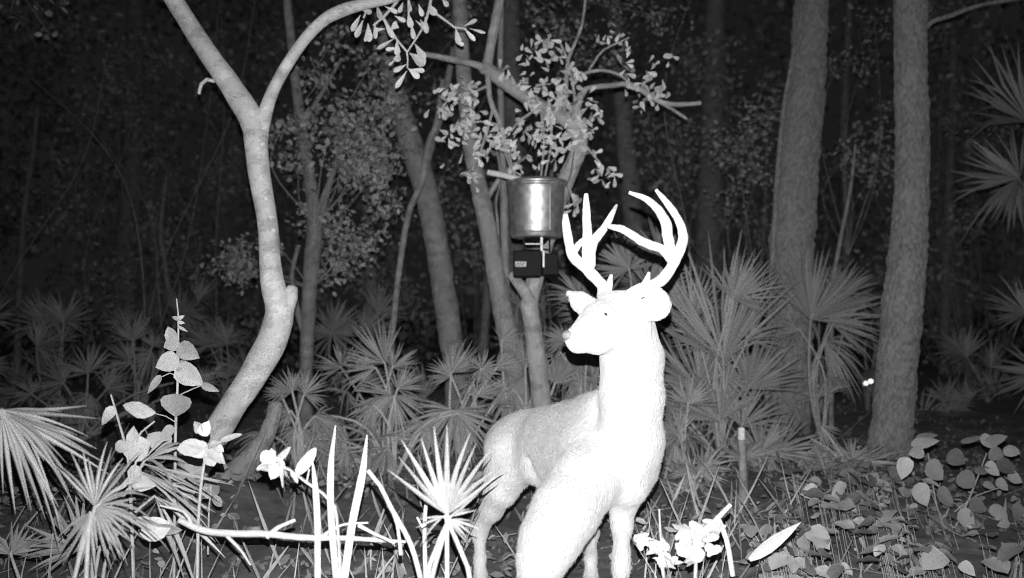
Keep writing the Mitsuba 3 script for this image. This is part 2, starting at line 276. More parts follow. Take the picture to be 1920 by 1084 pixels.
for q in ((-1.538, 6.43, 2.399), (-1.544, 6.432, 2.199), (-1.514, 6.437, 2.064), (-1.468, 6.44, 1.868), (-1.475, 6.415, 1.2)):   # pale scars of lost twigs
    m = trimesh.creation.icosphere(2, 1.0); put('scar', (m.vertices * [.016, .008, .015] * (1 + .3 * (meshkit.noise(m.vertices * 3 + np.array(q) * 9)[:, None] - .5)) + np.array(q), m.faces), 'cut_wood', LT, smooth=True)
rl = random.Random(11)
for b, t_, w in [((-0.966, 6.65, 3.261), (-1.023, 6.65, 3.158), 0.03716), ((-0.949, 6.65, 3.227), (-0.996, 6.65, 3.117), 0.04054), ((-0.918, 6.65, 3.206), (-0.911, 6.65, 3.09), 0.05068), ((-0.877, 6.65, 3.213), (-0.867, 6.65, 3.11), 0.03041), ((-0.864, 6.65, 3.329), (-0.837, 6.65, 3.233), 0.03716), ((-0.952, 6.65, 3.288), (-0.895, 6.65, 3.275), 0.04054), ((-0.82, 6.65, 3.233), (-0.755, 6.65, 3.114), 0.03716), ((-0.809, 6.65, 3.172), (-0.884, 6.65, 3.162), 0.02703), ((-0.748, 6.65, 3.11), (-0.86, 6.65, 3.042), 0.02703), ((-0.721, 6.65, 3.179), (-0.765, 6.65, 3.199), 0.06081), ((-0.653, 6.65, 3.35), (-0.65, 6.65, 3.281), 0.02703), ((-0.663, 6.65, 3.275), (-0.643, 6.65, 3.179), 0.04392), ((-0.643, 6.65, 3.206), (-0.625, 6.65, 3.107), 0.03378), ((-0.727, 6.65, 3.049), (-0.805, 6.65, 3.038), 0.02703), ((-0.734, 6.65, 3.097), (-0.731, 6.65, 3.001), 0.04054), ((-0.72, 6.65, 3.021), (-0.734, 6.65, 2.96), 0.0473), ((-0.741, 6.65, 2.974), (-0.785, 6.65, 2.939), 0.02365), ((-0.652, 6.65, 3.015), (-0.554, 6.65, 2.946), 0.07432), ((-0.619, 6.65, 3.076), (-0.557, 6.65, 2.974), 0.05405), ((-0.673, 6.65, 2.943), (-0.754, 6.65, 2.898), 0.03378), ((-0.669, 6.65, 2.902), (-0.74, 6.65, 2.793), 0.03378), ((-0.662, 6.65, 2.919), (-0.591, 6.65, 2.857), 0.04392), ((-0.645, 6.65, 2.912), (-0.557, 6.65, 2.902), 0.03716), ((-0.554, 6.65, 3.247), (-0.547, 6.65, 3.144), 0.04054), ((-0.524, 6.65, 3.329), (-0.49, 6.65, 3.261), 0.05743), ((-0.449, 6.65, 3.37), (-0.408, 6.65, 3.316), 0.03378), ((-0.616, 6.65, 3.227), (-0.537, 6.65, 3.158), 0.03041), ((-0.585, 6.65, 3.233), (-0.554, 6.65, 3.172), 0.03041), ((-0.36, 6.65, 3.179), (-0.336, 6.65, 3.069), 0.04054), ((-0.34, 6.65, 3.097), (-0.313, 6.65, 3.062), 0.03378), ((-0.306, 6.65, 3.186), (-0.224, 6.65, 3.233), 0.02703), ((-0.272, 6.65, 3.175), (-0.17, 6.65, 3.144), 0.02027), ((-0.306, 6.65, 3.175), (-0.235, 6.65, 3.097), 0.03041), ((-0.81, 6.65, 3.316), (-0.731, 6.65, 3.275), 0.03041), ((-0.748, 6.65, 3.254), (-0.68, 6.65, 3.22), 0.03041), ((-0.918, 6.65, 3.151), (-0.938, 6.65, 3.09), 0.02703), ((-0.694, 6.65, 3.343), (-0.721, 6.65, 3.275), 0.03041), ((-0.595, 6.65, 3.329), (-0.571, 6.65, 3.254), 0.03378)]:
    put_leaf(LT, 'leaf', 'leaf_pale', b, t_, w, 'obovate', rl)

# oak that holds the feeder
OAK = trunk_tree('oak_tree', 'leafy oak with a bent grey limb and forked lower trunk, holding the feeder',
    [(0.28, 8.65, 0.037, 0.09228), (0.245, 8.65, 0.583, 0.08349), (0.193, 8.65, 1.087, 0.07471), (0.145, 8.65, 1.416, 0.07471), (0.185, 8.65, 1.614, 0.07031), (0.299, 8.65, 2.01, 0.06592), (0.432, 8.65, 2.429, 0.07031), (0.525, 8.65, 2.641, 0.06592), (0.556, 8.65, 2.796, 0.06811), (0.477, 8.65, 2.947, 0.07031), (0.265, 8.65, 3.053, 0.06152), (0.071, 8.65, 3.182, 0.05713), (-0.088, 8.65, 3.289, 0.05493), (-0.221, 8.65, 3.4, 0.05273)], 'bark_oak',
    [('limb', [(-0.23, 8.65, 3.346, 0.04394), (-0.203, 8.65, 3.435, 0.04394), (-0.155, 8.65, 3.693, 0.03955), (-0.102, 8.65, 3.96, 0.03735), (-0.044, 8.65, 4.362, 0.03076)], 12), ('limb', [(-0.168, 8.65, 3.355, 0.04394), (-0.287, 8.65, 3.417, 0.03076), (-0.407, 8.65, 3.444, 0.02637), (-0.575, 8.65, 3.48, 0.02417), (-0.743, 8.65, 3.511, 0.02197)], 10),
     ('broken_stub', [(0.149, 8.6, 1.459, 0.0568), (0.07, 8.6, 1.586, 0.04806), (-0.017, 8.6, 1.682, 0.03495)], 10), ('limb', [(0.518, 8.6, 2.964, 0.03495), (0.562, 8.6, 3.149, 0.03058), (0.615, 8.6, 3.211, 0.02185), (0.834, 8.6, 3.238, 0.02185), (0.975, 8.6, 3.246, 0.02403), (1.141, 8.6, 3.149, 0.02621), (1.247, 8.6, 3.092, 0.02185), (1.405, 8.6, 3.079, 0.01966), (1.554, 8.6, 3.092, 0.01748)], 8),
     ('limb', [(1.229, 8.6, 3.088, 0.01311), (1.325, 8.6, 3.035, 0.01311), (1.439, 8.6, 2.96, 0.01092)], 6), ('limb', [(0.492, 8.6, 3.238, 0.01748), (0.597, 8.6, 3.335, 0.01529), (0.756, 8.6, 3.361, 0.01311), (0.9, 8.6, 3.317, 0.01311), (0.975, 8.6, 3.246, 0.01311)], 6),
     ('limb', [(0.43, 8.6, 3.017, 0.02185), (0.448, 8.6, 3.282, 0.01748), (0.466, 8.6, 3.458, 0.01529), (0.572, 8.6, 3.724, 0.01311), (0.616, 8.6, 4.034, 0.01092)], 6), ('limb', [(0.474, 8.6, 3.008, 0.01748), (0.518, 8.6, 3.105, 0.01311), (0.466, 8.6, 3.414, 0.01311), (0.396, 8.6, 3.591, 0.008738)], 6),
     ('limb', [(0.633, 8.6, 3.361, 0.01092), (0.747, 8.6, 3.525, 0.009612), (0.879, 8.6, 3.591, 0.008738), (0.967, 8.6, 3.635, 0.00699)], 6), ('limb', [(-0.202, 8.6, 3.326, 0.02185), (-0.176, 8.6, 3.105, 0.02185), (-0.097, 8.6, 2.92, 0.02185), (-0.044, 8.6, 2.687, 0.02185), (0.026, 8.6, 2.48, 0.01748)], 8),
     ('limb', [(-0.158, 8.6, 3.039, 0.01311), (-0.211, 8.6, 2.841, 0.01311), (-0.263, 8.6, 2.682, 0.008738), (-0.329, 8.6, 2.533, 0.008738)], 6), ('limb', [(-0.193, 8.6, 3.238, 0.01311), (-0.307, 8.6, 3.185, 0.01092), (-0.439, 8.6, 3.149, 0.008738)], 6), ('limb', [(-0.088, 8.6, 2.903, 0.01311), (-0.263, 8.6, 2.938, 0.008738), (-0.439, 8.6, 2.894, 0.008738)], 6),
     ('limb', [(0.246, 8.6, 2.995, 0.01311), (0.263, 8.6, 2.753, 0.01092), (0.237, 8.6, 2.471, 0.008738)], 6), ('limb', [(0.307, 8.6, 2.995, 0.01311), (0.325, 8.6, 2.775, 0.009612), (0.272, 8.6, 2.489, 0.008738)], 6), ('limb', [(0.202, 8.6, 3.039, 0.01311), (0.066, 8.6, 2.947, 0.01092), (-0.009, 8.6, 2.858, 0.008738)], 6),
     ('limb', [(0.592, 8.6, 2.753, 0.01311), (0.666, 8.6, 2.665, 0.01092), (0.736, 8.6, 2.577, 0.008738)], 6), ('limb', [(0.444, 8.55, 2.43, 0.01303), (0.488, 8.55, 2.329, 0.01086), (0.514, 8.55, 2.229, 0.008687)], 6)], rough=.16, seed=7, scale=16.)
oak_leaves = []
for c, r, n in [((-0.486, 8.5, 3.128), 0.112, 11), ((-0.382, 8.5, 3.181), 0.095, 9), ((-0.538, 8.5, 3.006), 0.095, 9), ((-0.451, 8.5, 2.824), 0.138, 14), ((-0.338, 8.5, 3.019), 0.108, 8), ((-0.325, 8.5, 2.493), 0.082, 9), ((-0.382, 8.5, 2.945), 0.121, 10), ((-0.052, 8.5, 2.728), 0.13, 18), ((0.009, 8.5, 2.597), 0.0864, 8), ((-0.108, 8.5, 2.832), 0.0864, 6), ((0.39, 8.5, 2.728), 0.0777, 5), ((0.312, 8.5, 3.102), 0.108, 8), ((0.234, 8.5, 3.181), 0.108, 7), ((0.736, 8.5, 2.528), 0.104, 12), ((0.564, 8.5, 2.876), 0.0691, 4), ((0.711, 8.5, 2.98), 0.0518, 4), ((0.502, 8.5, 2.233), 0.0561, 6), ((0.659, 8.5, 2.667), 0.0345, 3), ((0.826, 8.5, 3.626), 0.112, 7), ((0.964, 8.5, 3.53), 0.0605, 4), ((0.895, 8.5, 3.399), 0.0518, 4), ((1.102, 8.5, 3.251), 0.13, 14), ((1.18, 8.5, 3.12), 0.0864, 7), ((1.067, 8.5, 3.076), 0.0518, 4), ((0.304, 8.5, 3.582), 0.13, 12), ((0.356, 8.5, 3.46), 0.112, 7), ((0.174, 8.5, 3.425), 0.112, 7), ((-0.043, 8.5, 3.338), 0.0864, 5), ((1.312, 8.5, 3.46), 0.0345, 2), ((0.286, 8.5, 2.65), 0.112, 9), ((0.13, 8.5, 2.989), 0.095, 5), ((0.065, 8.5, 2.867), 0.0864, 4), ((0.586, 8.5, 3.111), 0.0864, 5), ((0.434, 8.5, 3.15), 0.095, 6), ((0.955, 8.5, 3.259), 0.0777, 4), ((-0.238, 8.5, 2.65), 0.0777, 6), ((0.52, 8.5, 2.771), 0.0864, 8), ((0.434, 8.5, 2.902), 0.121, 14), ((0.546, 8.5, 2.841), 0.104, 10), ((0.269, 8.5, 2.884), 0.112, 9), ((0.174, 8.5, 3.085), 0.0864, 7), ((0.347, 8.5, 3.019), 0.104, 9), ((0.607, 8.5, 2.932), 0.0777, 6), ((0.391, 8.5, 3.259), 0.104, 7), ((0.499, 8.5, 3.347), 0.104, 7), ((0.217, 8.5, 2.78), 0.095, 7), ((0.109, 8.5, 3.259), 0.0777, 5)]:
    for k in range(int(n * 1.7)):
        q = np.array(c) + np.array([rl.gauss(0, .5), rl.gauss(0, .6), rl.gauss(0, .5)]) * r
        g_ = unit(np.array([rl.gauss(0, 1), rl.gauss(0, .5), rl.gauss(-.25, 1)])); L = rl.uniform(.05, .095); oak_leaves.append((L, q, g_))
oak_leaves.sort(key=lambda x: -x[0]); rest = []
for k, (L, q, g_) in enumerate(oak_leaves):
    w_ = L * rl.uniform(.38, .58)
    if k < 295: put_leaf(OAK, 'leaf', 'leaf_pale' if rl.random() < .88 else 'leaf_mid', q, q + g_ * L, w_, 'obovate', rl, roll=rl.gauss(0, .5))
    else: rest.append(leaf(q, q + g_ * L, w_, 'obovate', rl, roll=rl.gauss(0, .6)))
m, u = join(rest); labels[put('small_leaf', m, 'leaf_pale', OAK, smooth=True, uv=u)] = {'kind': 'stuff'}

trunk_tree('leaning_tree', 'slender grey trunk rising just left of the feeder and its post', [(0.118, 9.3, 0.361, 0.09922), (0, 9.3, 0.982, 0.08977), (-0.104, 9.3, 1.492, 0.08504), (-0.203, 9.3, 2.06, 0.08032), (-0.294, 9.3, 2.487, 0.07559), (-0.379, 9.3, 2.962, 0.07087), (-0.437, 9.3, 3.582, 0.06615), (-0.486, 9.3, 4.444, 0.06142)], 'bark_grey', [('limb', [(-0.26, 9.3, 2.32, 0.02835), (-0.142, 9.3, 2.51, 0.02362), (-0.038, 9.3, 2.639, 0.0189), (0.119, 9.3, 2.748, 0.01417)], 6)], seed=12)
trunk_tree('sapling', 'thin upright sapling between the feeder and the slender grey trunk', [(-0.05, 9.8, 0.803, 0.04481), (-0.06, 9.8, 1.499, 0.03983), (-0.07, 9.8, 2.098, 0.03983), (-0.08, 9.8, 2.598, 0.03485), (-0.11, 9.8, 3.551, 0.02987), (-0.1, 9.8, 4.307, 0.02489)], 'bark_grey', [('limb', [(-0.125, 9.8, 1.699, 0.01494), (-0.13, 9.8, 2.148, 0.01245), (-0.15, 9.8, 2.398, 0.01245), (-0.11, 9.8, 2.648, 0.009957), (-0.17, 9.8, 3.049, 0.009957)], 6)], cat='sapling', sides=8, seed=13)
trunk_tree('dark_tree', 'dim grey leaning trunk with a thin sapling crossing in front of it', [(-0.61, 11.8, 0.692, 0.1319), (-0.683, 11.8, 1.051, 0.1319), (-0.786, 11.8, 1.77, 0.1319), (-0.925, 11.8, 2.551, 0.1319), (-1.058, 11.8, 3.033, 0.1379), (-1.192, 11.8, 3.456, 0.1319), (-1.356, 11.8, 4.001, 0.1019), (-1.479, 11.8, 4.789, 0.08393), (-1.51, 11.8, 5.276, 0.07194)], 'bark_grey', [('limb', [(-1.034, 11.8, 2.913, 0.07194), (-0.915, 11.8, 3.275, 0.05395), (-0.783, 11.8, 3.698, 0.04196), (-0.663, 11.8, 4.364, 0.03597)], 8)], seed=14)
trunk_tree('sapling', 'thin wavy sapling leaning in front of the dim grey trunk left of centre', [(-1.216, 10.6, 0.974, 0.03231), (-1.142, 10.6, 1.781, 0.03231), (-1.047, 10.6, 2.364, 0.03231), (-0.918, 10.6, 2.689, 0.035), (-0.832, 10.6, 3.122, 0.035), (-0.768, 10.6, 3.269, 0.03231), (-0.704, 10.6, 3.731, 0.02154)], 'bark_grey', cat='sapling', sides=8, seed=15)
trunk_tree('understory_tree', 'dim twin-stemmed tree standing behind the bright forked tree', [(-2.164, 11, 0.542, 0.07265), (-2.144, 11, 1.071, 0.07265), (-2.114, 11, 1.741, 0.07824), (-2.071, 11, 2.301, 0.07824), (-2.13, 11, 2.807, 0.06147), (-2.21, 11, 3.257, 0.05588), (-2.275, 11, 3.764, 0.05029), (-2.363, 11, 4.556, 0.04471), (-2.394, 11, 5.01, 0.03353)], 'bark_grey',
    [('limb', [(-2.082, 11, 2.189, 0.05029), (-1.983, 11, 2.526, 0.04471), (-1.894, 11, 2.807, 0.03353), (-1.739, 11, 3.257, 0.02235)], 8), ('limb', [(-2.233, 11, 3.313, 0.02794), (-2.021, 11, 3.652, 0.02235), (-1.798, 11, 4.047, 0.01676)], 6), ('limb', [(-2.189, 11, 1.183, 0.03353), (-2.28, 11, 1.518, 0.03353), (-2.304, 11, 1.797, 0.02235), (-2.238, 11, 2.077, 0.02235)], 8)], seed=16)
trunk_tree('pine_tree', 'broad dim trunk with a thin vine up its left edge, right of the antlers', [(3.111, 12, -0.108, 0.2804), (3.144, 12, 0.316, 0.256), (3.162, 12, 1.167, 0.256), (3.198, 12, 2.021, 0.2499), (3.278, 12, 3.001, 0.2317), (3.369, 12, 3.861, 0.2134), (3.45, 12, 4.971, 0.1951), (3.505, 12, 5.714, 0.1829)], 'bark_pine',
    [('vine', [(2.84, 11.75, 0.219, 0.02985), (2.863, 11.75, 1.052, 0.02985), (2.915, 11.75, 1.888, 0.02985), (2.981, 11.75, 2.906, 0.02985), (3.058, 11.75, 3.688, 0.02388), (3.158, 11.75, 4.231, 0.02388), (3.257, 11.75, 4.714, 0.02388), (3.297, 11.75, 5.259, 0.01791)], 6)], sides=72, rough=.1, ridge=.07, seed=17, scale=20.)
trunk_tree('pine_tree', 'straight lighter trunk with one bare limb at the far right', [(3.552, 10, -0.193, 0.2185), (3.584, 10, 0.034, 0.1981), (3.651, 10, 0.691, 0.188), (3.729, 10, 1.502, 0.1829), (3.796, 10, 2.164, 0.1676), (3.828, 10, 2.828, 0.1575), (3.82, 10, 3.596, 0.1524), (3.822, 10, 4.368, 0.1524), (3.822, 10, 4.987, 0.1473)], 'bark_pine',
    [('limb', [(3.936, 10, 4.048, 0.03048), (4.014, 10, 4.151, 0.0254), (4.194, 10, 4.213, 0.02286), (4.45, 10, 4.306, 0.02032), (4.758, 10, 4.368, 0.02032), (5.117, 10, 4.409, 0.01524)], 6)], sides=72, rough=.1, ridge=.06, seed=18, scale=20.)
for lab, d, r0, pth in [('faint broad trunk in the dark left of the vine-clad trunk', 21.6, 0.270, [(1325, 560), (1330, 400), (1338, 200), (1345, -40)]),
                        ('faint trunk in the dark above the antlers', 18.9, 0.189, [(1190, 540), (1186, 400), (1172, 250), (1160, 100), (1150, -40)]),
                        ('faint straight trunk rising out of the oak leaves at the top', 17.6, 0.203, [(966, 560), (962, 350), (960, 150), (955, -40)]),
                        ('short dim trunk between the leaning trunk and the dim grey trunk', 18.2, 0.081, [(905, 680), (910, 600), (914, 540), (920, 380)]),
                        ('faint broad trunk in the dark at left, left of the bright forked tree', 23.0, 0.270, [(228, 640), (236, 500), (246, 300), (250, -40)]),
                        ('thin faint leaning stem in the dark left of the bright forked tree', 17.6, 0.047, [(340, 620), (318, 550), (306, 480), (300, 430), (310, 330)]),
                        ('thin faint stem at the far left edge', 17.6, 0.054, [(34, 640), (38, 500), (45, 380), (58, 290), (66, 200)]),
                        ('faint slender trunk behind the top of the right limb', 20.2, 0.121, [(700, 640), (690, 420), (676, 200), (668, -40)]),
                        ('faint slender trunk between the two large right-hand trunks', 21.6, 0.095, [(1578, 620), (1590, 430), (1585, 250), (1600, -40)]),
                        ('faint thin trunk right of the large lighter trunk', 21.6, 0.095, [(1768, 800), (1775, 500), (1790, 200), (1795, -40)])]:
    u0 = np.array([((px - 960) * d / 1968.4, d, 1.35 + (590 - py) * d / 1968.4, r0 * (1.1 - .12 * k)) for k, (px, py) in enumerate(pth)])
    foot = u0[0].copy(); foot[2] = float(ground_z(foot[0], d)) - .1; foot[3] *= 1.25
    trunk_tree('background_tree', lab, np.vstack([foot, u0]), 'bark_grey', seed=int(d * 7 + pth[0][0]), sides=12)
trunk_tree('sapling', 'bare thin bent sapling between the two large right-hand trunks', [(3.475, 11.4, 1.524, 0.02317), (3.549, 11.4, 2.046, 0.02317), (3.657, 11.4, 2.569, 0.02317), (3.706, 11.4, 2.86, 0.01737), (3.743, 11.4, 3.21, 0.01158)], 'bark_grey', cat='sapling', sides=6, seed=31)
trunk_tree('broken_stake', 'upright broken stake with a pale cut top in front of the right-hand palmettos', [(1.615, 7.4, -0.22, 0.03383), (1.624, 7.4, 0.003, 0.03383), (1.622, 7.4, 0.264, 0.0282), (1.611, 7.4, 0.481, 0.02632)], 'bark_grey', [('cut_top', [(1.613, 7.4, 0.473, 0.02707), (1.612, 7.4, 0.552, 0.02444)], 8)], cat='stake', sides=8, seed=33)
scene['broken_stake__cut_top']['bsdf']['id'] = 'cut_wood'
trunk_tree('mossy_log', 'grey mossy log leaning behind the foot of the bright forked tree', [(-1.972, 6.9, 0.181, 0.07712), (-1.816, 6.9, 0.303, 0.08413), (-1.677, 6.9, 0.442, 0.07361), (-1.58, 6.9, 0.616, 0.05258), (-1.546, 6.9, 0.773, 0.04557)], 'bark_grey', cat='log', sides=12, rough=.25, seed=35)

# ------------------------------------------------------------------ shrubs and foliage
rs = np.random.default_rng(21)
def shrub(label, blobs, size, mat, root, group=None, name='shrub', cat='shrub', aspect=.5):
    t = thing(name, label, cat, group); m, u = leaves_cloud(blobs, size, rs, aspect); put('foliage', m, mat, t, uv=u)
    put('stem', twigs_to(blobs, root, rs), 'bark_grey', t, smooth=True)
    return t
shrub('leafy small-leaved bush spreading right of the bright forked tree at mid height', [((-1.949, 10.6, 3.731), 0.242, 150), ((-1.461, 10.6, 3.459), 0.296, 290), ((-1.676, 10.6, 3.122), 0.323, 420), ((-1.286, 10.6, 2.998), 0.205, 230), ((-2.136, 10.6, 3.242), 0.215, 200), ((-1.404, 10.6, 2.781), 0.205, 210), ((-1.62, 10.6, 2.808), 0.188, 160), ((-1.19, 10.6, 3.459), 0.162, 110), ((-1.842, 10.6, 4.112), 0.215, 120), ((-2.161, 10.6, 2.862), 0.215, 120), ((-1.462, 10.6, 3.84), 0.269, 140)], .072, 'leaf_mid', (-2.053, 10.9, 2.293))
shrub('dim leafy bush beside the lower trunk of the bright forked tree', [((-2.015, 11, 2.301), 0.307, 220), ((-1.735, 11, 2.105), 0.268, 210), ((-2.786, 11, 1.909), 0.268, 220), ((-2.964, 11, 1.825), 0.196, 130), ((-1.344, 11, 2.414), 0.268, 200), ((-1.79, 11, 1.825), 0.224, 150), ((-1.511, 11, 2.021), 0.224, 140), ((-2.965, 11, 2.021), 0.168, 40), ((-2.575, 11, 2.189), 0.224, 70)], .068, 'leaf_mid', (-2.113, 11, 1.629))
shrub('dim leafy bush left of the vine-clad trunk', [((3.254, 14.5, 3.938), 0.457, 260), ((3.068, 14.5, 3.567), 0.354, 190), ((3.552, 14.5, 4.161), 0.295, 150), ((3.398, 14.5, 3.27), 0.295, 120), ((3.101, 14.5, 2.974), 0.295, 100)], .08, 'leaf_mid', (3.389, 14.5, 1.571))
shrub('dim leafy bush between the two large right-hand trunks', [((4.889, 14.5, 4.905), 0.309, 90), ((4.895, 14.5, 3.775), 0.405, 130), ((5.174, 14.5, 3.552), 0.354, 110), ((4.582, 14.5, 3.493), 0.28, 90), ((5.024, 14.5, 3.233), 0.295, 90), ((4.518, 14.5, 4.83), 0.184, 50), ((5.18, 14.5, 4.235), 0.184, 40), ((5.043, 14.5, 5.502), 0.368, 70)], .08, 'leaf_mid', (4.71, 14.7, 2.172))
shrub('dim leafy twigs hanging at the top right of centre', [((0.552, 13.5, 5.146), 0.48, 220), ((1.174, 13.5, 5.354), 0.412, 180), ((1.933, 13.5, 5.215), 0.412, 130), ((-0.69, 13.5, 5.215), 0.343, 120), ((-1.378, 13.5, 4.175), 0.412, 140), ((0.897, 13.5, 4.66), 0.412, 140), ((-0.894, 13.5, 3.138), 0.343, 90), ((-1.518, 13.5, 5.007), 0.412, 120)], .075, 'leaf_mid', (0, 14, 5.863))
shrub('faint leaf sprays at the top left corner', [((-4.327, 9, 3.973), 0.183, 10), ((-4.003, 9, 3.788), 0.0549, 4), ((-3.831, 9, 4.029), 0.0549, 4), ((-4.098, 9, 4.029), 0.0914, 5)], .09, 'leaf_mid', (-4.424, 9, 4.344))
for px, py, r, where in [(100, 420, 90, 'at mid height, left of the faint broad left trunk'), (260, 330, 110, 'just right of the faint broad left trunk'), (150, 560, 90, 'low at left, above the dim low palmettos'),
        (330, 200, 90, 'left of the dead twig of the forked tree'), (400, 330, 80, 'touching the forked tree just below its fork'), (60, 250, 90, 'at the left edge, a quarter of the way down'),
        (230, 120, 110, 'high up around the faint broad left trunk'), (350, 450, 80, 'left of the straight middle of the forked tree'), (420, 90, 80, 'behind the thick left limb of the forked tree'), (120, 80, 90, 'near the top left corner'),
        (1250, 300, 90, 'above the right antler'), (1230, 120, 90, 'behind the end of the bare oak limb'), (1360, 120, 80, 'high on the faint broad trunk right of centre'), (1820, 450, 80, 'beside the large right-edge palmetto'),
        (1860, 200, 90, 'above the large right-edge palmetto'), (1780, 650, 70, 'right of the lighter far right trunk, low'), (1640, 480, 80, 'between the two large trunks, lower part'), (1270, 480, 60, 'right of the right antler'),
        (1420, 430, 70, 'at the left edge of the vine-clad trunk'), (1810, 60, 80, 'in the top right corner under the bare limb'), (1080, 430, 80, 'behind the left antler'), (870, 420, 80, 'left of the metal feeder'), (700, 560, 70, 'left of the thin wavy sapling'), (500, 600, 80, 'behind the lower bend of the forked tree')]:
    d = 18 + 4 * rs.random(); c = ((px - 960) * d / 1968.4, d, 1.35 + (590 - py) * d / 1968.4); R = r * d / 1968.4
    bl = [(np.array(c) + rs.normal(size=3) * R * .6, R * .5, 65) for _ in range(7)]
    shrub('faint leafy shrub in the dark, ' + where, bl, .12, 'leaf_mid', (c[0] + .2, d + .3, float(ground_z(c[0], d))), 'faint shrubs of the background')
n = 1900
c = np.stack([rs.uniform(-27, 27, n), rs.uniform(25, 36, n), rs.uniform(0, 17, n)], -1)
m, u = leaves_cloud([(q, rs.uniform(.6, 1.4), 30) for q in c], .26, rs, .55)
solo('distant_woods', m, 'leaf_mid', 'dark mass of far-off forest foliage filling the background', None, uv=u, kind='stuff')
V_ = []
for k in range(26):   # bare vines and leaning stems among the dark trees
    x, d = rs.uniform(-9.5, 9.5), rs.uniform(13, 22); z = float(ground_z(x, d)); a = rs.normal(0, .25); h = rs.uniform(2.5, 7)
    V_.append([(x, d, z, .01), (x + a * h * .3 + rs.normal(0, .25), d, z + h * .35, .009), (x + a * h * .7 + rs.normal(0, .25), d + rs.normal(0, .2), z + h * .7, .007), (x + a * h + rs.normal(0, .4), d, z + h, .005)])
solo('bare_vines', tubes(V_, sides=5, step=.2), 'bark_grey', 'tangle of bare vines and thin stems among the dark trees', None, kind='stuff', smooth=True)

# ------------------------------------------------------------------ palmettos of the middle ground
palmetto('pale fan palmetto leaves standing right behind the buck and its antlers', (1.896, 9.6, 0.184), [((1.929, 9.6, 0.931), (1.767, 9.7, 2.189), 120, 34, 0.2, 0.03), ((2.009, 9.6, 1.496), (2.344, 9.6, 1.936), 170, 34, -0.3, 0.05), ((1.709, 9.9, 1.3), (1.521, 9.9, 1.954), 130, 30, 0.3, 0.06), ((1.84, 9.8, 1.101), (1.443, 9.8, 1.35), 120, 26, 0.2, 0.1), ((2.189, 9.8, 1.101), (2.449, 9.8, 1.35), 120, 24, -0.3, 0.15), ((1.919, 9.7, 0.809), (2.163, 9.7, 0.515), 120, 20, -0.2, 0.2), ((1.785, 10, 0.64), (1.534, 10, 1.452), 150, 32, 0.25, 0.06), ((2.219, 9.9, 0.648), (2.463, 9.9, 1.3), 140, 30, -0.3, 0.08), ((1.857, 9.4, 0.398), (1.679, 9.4, 1.016), 150, 30, 0.1, 0.08), ((2.069, 9.5, 0.34), (2.265, 9.5, 0.82), 140, 26, -0.2, 0.1), ((1.638, 9.8, 0.308), (1.441, 9.8, 0.803), 140, 24, 0.2, 0.1)], seed=1, extra=5)
palmetto('fan palmetto glimpsed between the antlers of the buck', (1.137, 10.2, 0.471), [((1.141, 10.2, 1.791), (0.945, 10.2, 2.232), 210, 30, 0.2, 0.05), ((1.452, 10.2, 1.92), (1.324, 10.2, 2.336), 160, 28, -0.2, 0.06), ((0.777, 10.2, 1.35), (0.467, 10.2, 1.609), 170, 28, 0.3, 0.1), ((0.694, 10.5, 1.51), (0.427, 10.5, 1.83), 160, 24, 0.2, 0.1), ((0.518, 10.2, 1.091), (0.259, 10.2, 1.195), 160, 22, 0.1, 0.15), ((1.322, 10.2, 1.609), (1.66, 10.2, 1.972), 160, 24, -0.2, 0.06)], seed=2, extra=3)
palmetto('fan palmetto leaning between the two large right-hand trunks', (3.173, 10.8, 0.201), [((3.071, 10.8, 1.295), (3.462, 10.8, 2.119), 150, 34, -0.2, 0.08), ((3.29, 10.8, 1.24), (3.786, 10.8, 1.515), 160, 30, -0.4, 0.2), ((3.207, 10.8, 1.076), (3.615, 10.8, 0.748), 130, 24, -0.2, 0.3), ((2.961, 10.8, 1.186), (2.687, 10.8, 1.186), 110, 18, 0.4, 0.2), ((3.502, 11.3, 1.522), (3.85, 11.3, 1.924), 140, 24, -0.2, 0.1)], seed=3, extra=4)
palmetto('small bright fan palmetto just right of the neck of the buck', (1.434, 8.8, 0.059), [((1.472, 8.8, 0.601), (1.518, 8.8, 0.904), 170, 20, 0.1, 0.05), ((1.382, 8.8, 0.459), (1.292, 8.8, 0.236), 130, 14, 0.1, 0.2)], seed=4, extra=3)
palmetto('fan palmetto at the foot of the vine-clad trunk', (2.14, 9, -0.061), [((2.119, 9, 0.175), (2.271, 9, 0.529), 190, 26, -0.2, 0.05), ((2.255, 9, 0.166), (2.645, 9, 0.438), 120, 22, -0.3, 0.2), ((2.004, 9, 0.12), (1.878, 9, 0.393), 130, 18, 0.3, 0.1)], seed=5, extra=5)
palmetto('low spreading palmetto at the foot of the far right trunk', (2.849, 8.8, -0.052), [((2.859, 8.8, 0.103), (2.473, 8.8, 0.214), 90, 16, 0.9, 0.12), ((2.877, 8.8, 0.112), (3.253, 8.8, 0.245), 90, 16, -0.9, 0.12), ((2.85, 8.8, 0.094), (2.853, 8.8, 0.414), 110, 14, 0.2, 0.2), ((2.585, 8.8, 0.414), (2.74, 8.8, 0.281), 130, 14, -0.2, 0.3)], seed=6, extra=3)
palmetto('small fan palmetto low beside the chest of the buck', (1.341, 7.8, 0.009), [((1.389, 7.8, 0.19), (1.611, 7.8, 0.276), 150, 20, -0.2, 0.1), ((1.342, 7.8, 0.166), (1.193, 7.8, 0.324), 140, 16, 0.2, 0.1)], seed=7, extra=4)
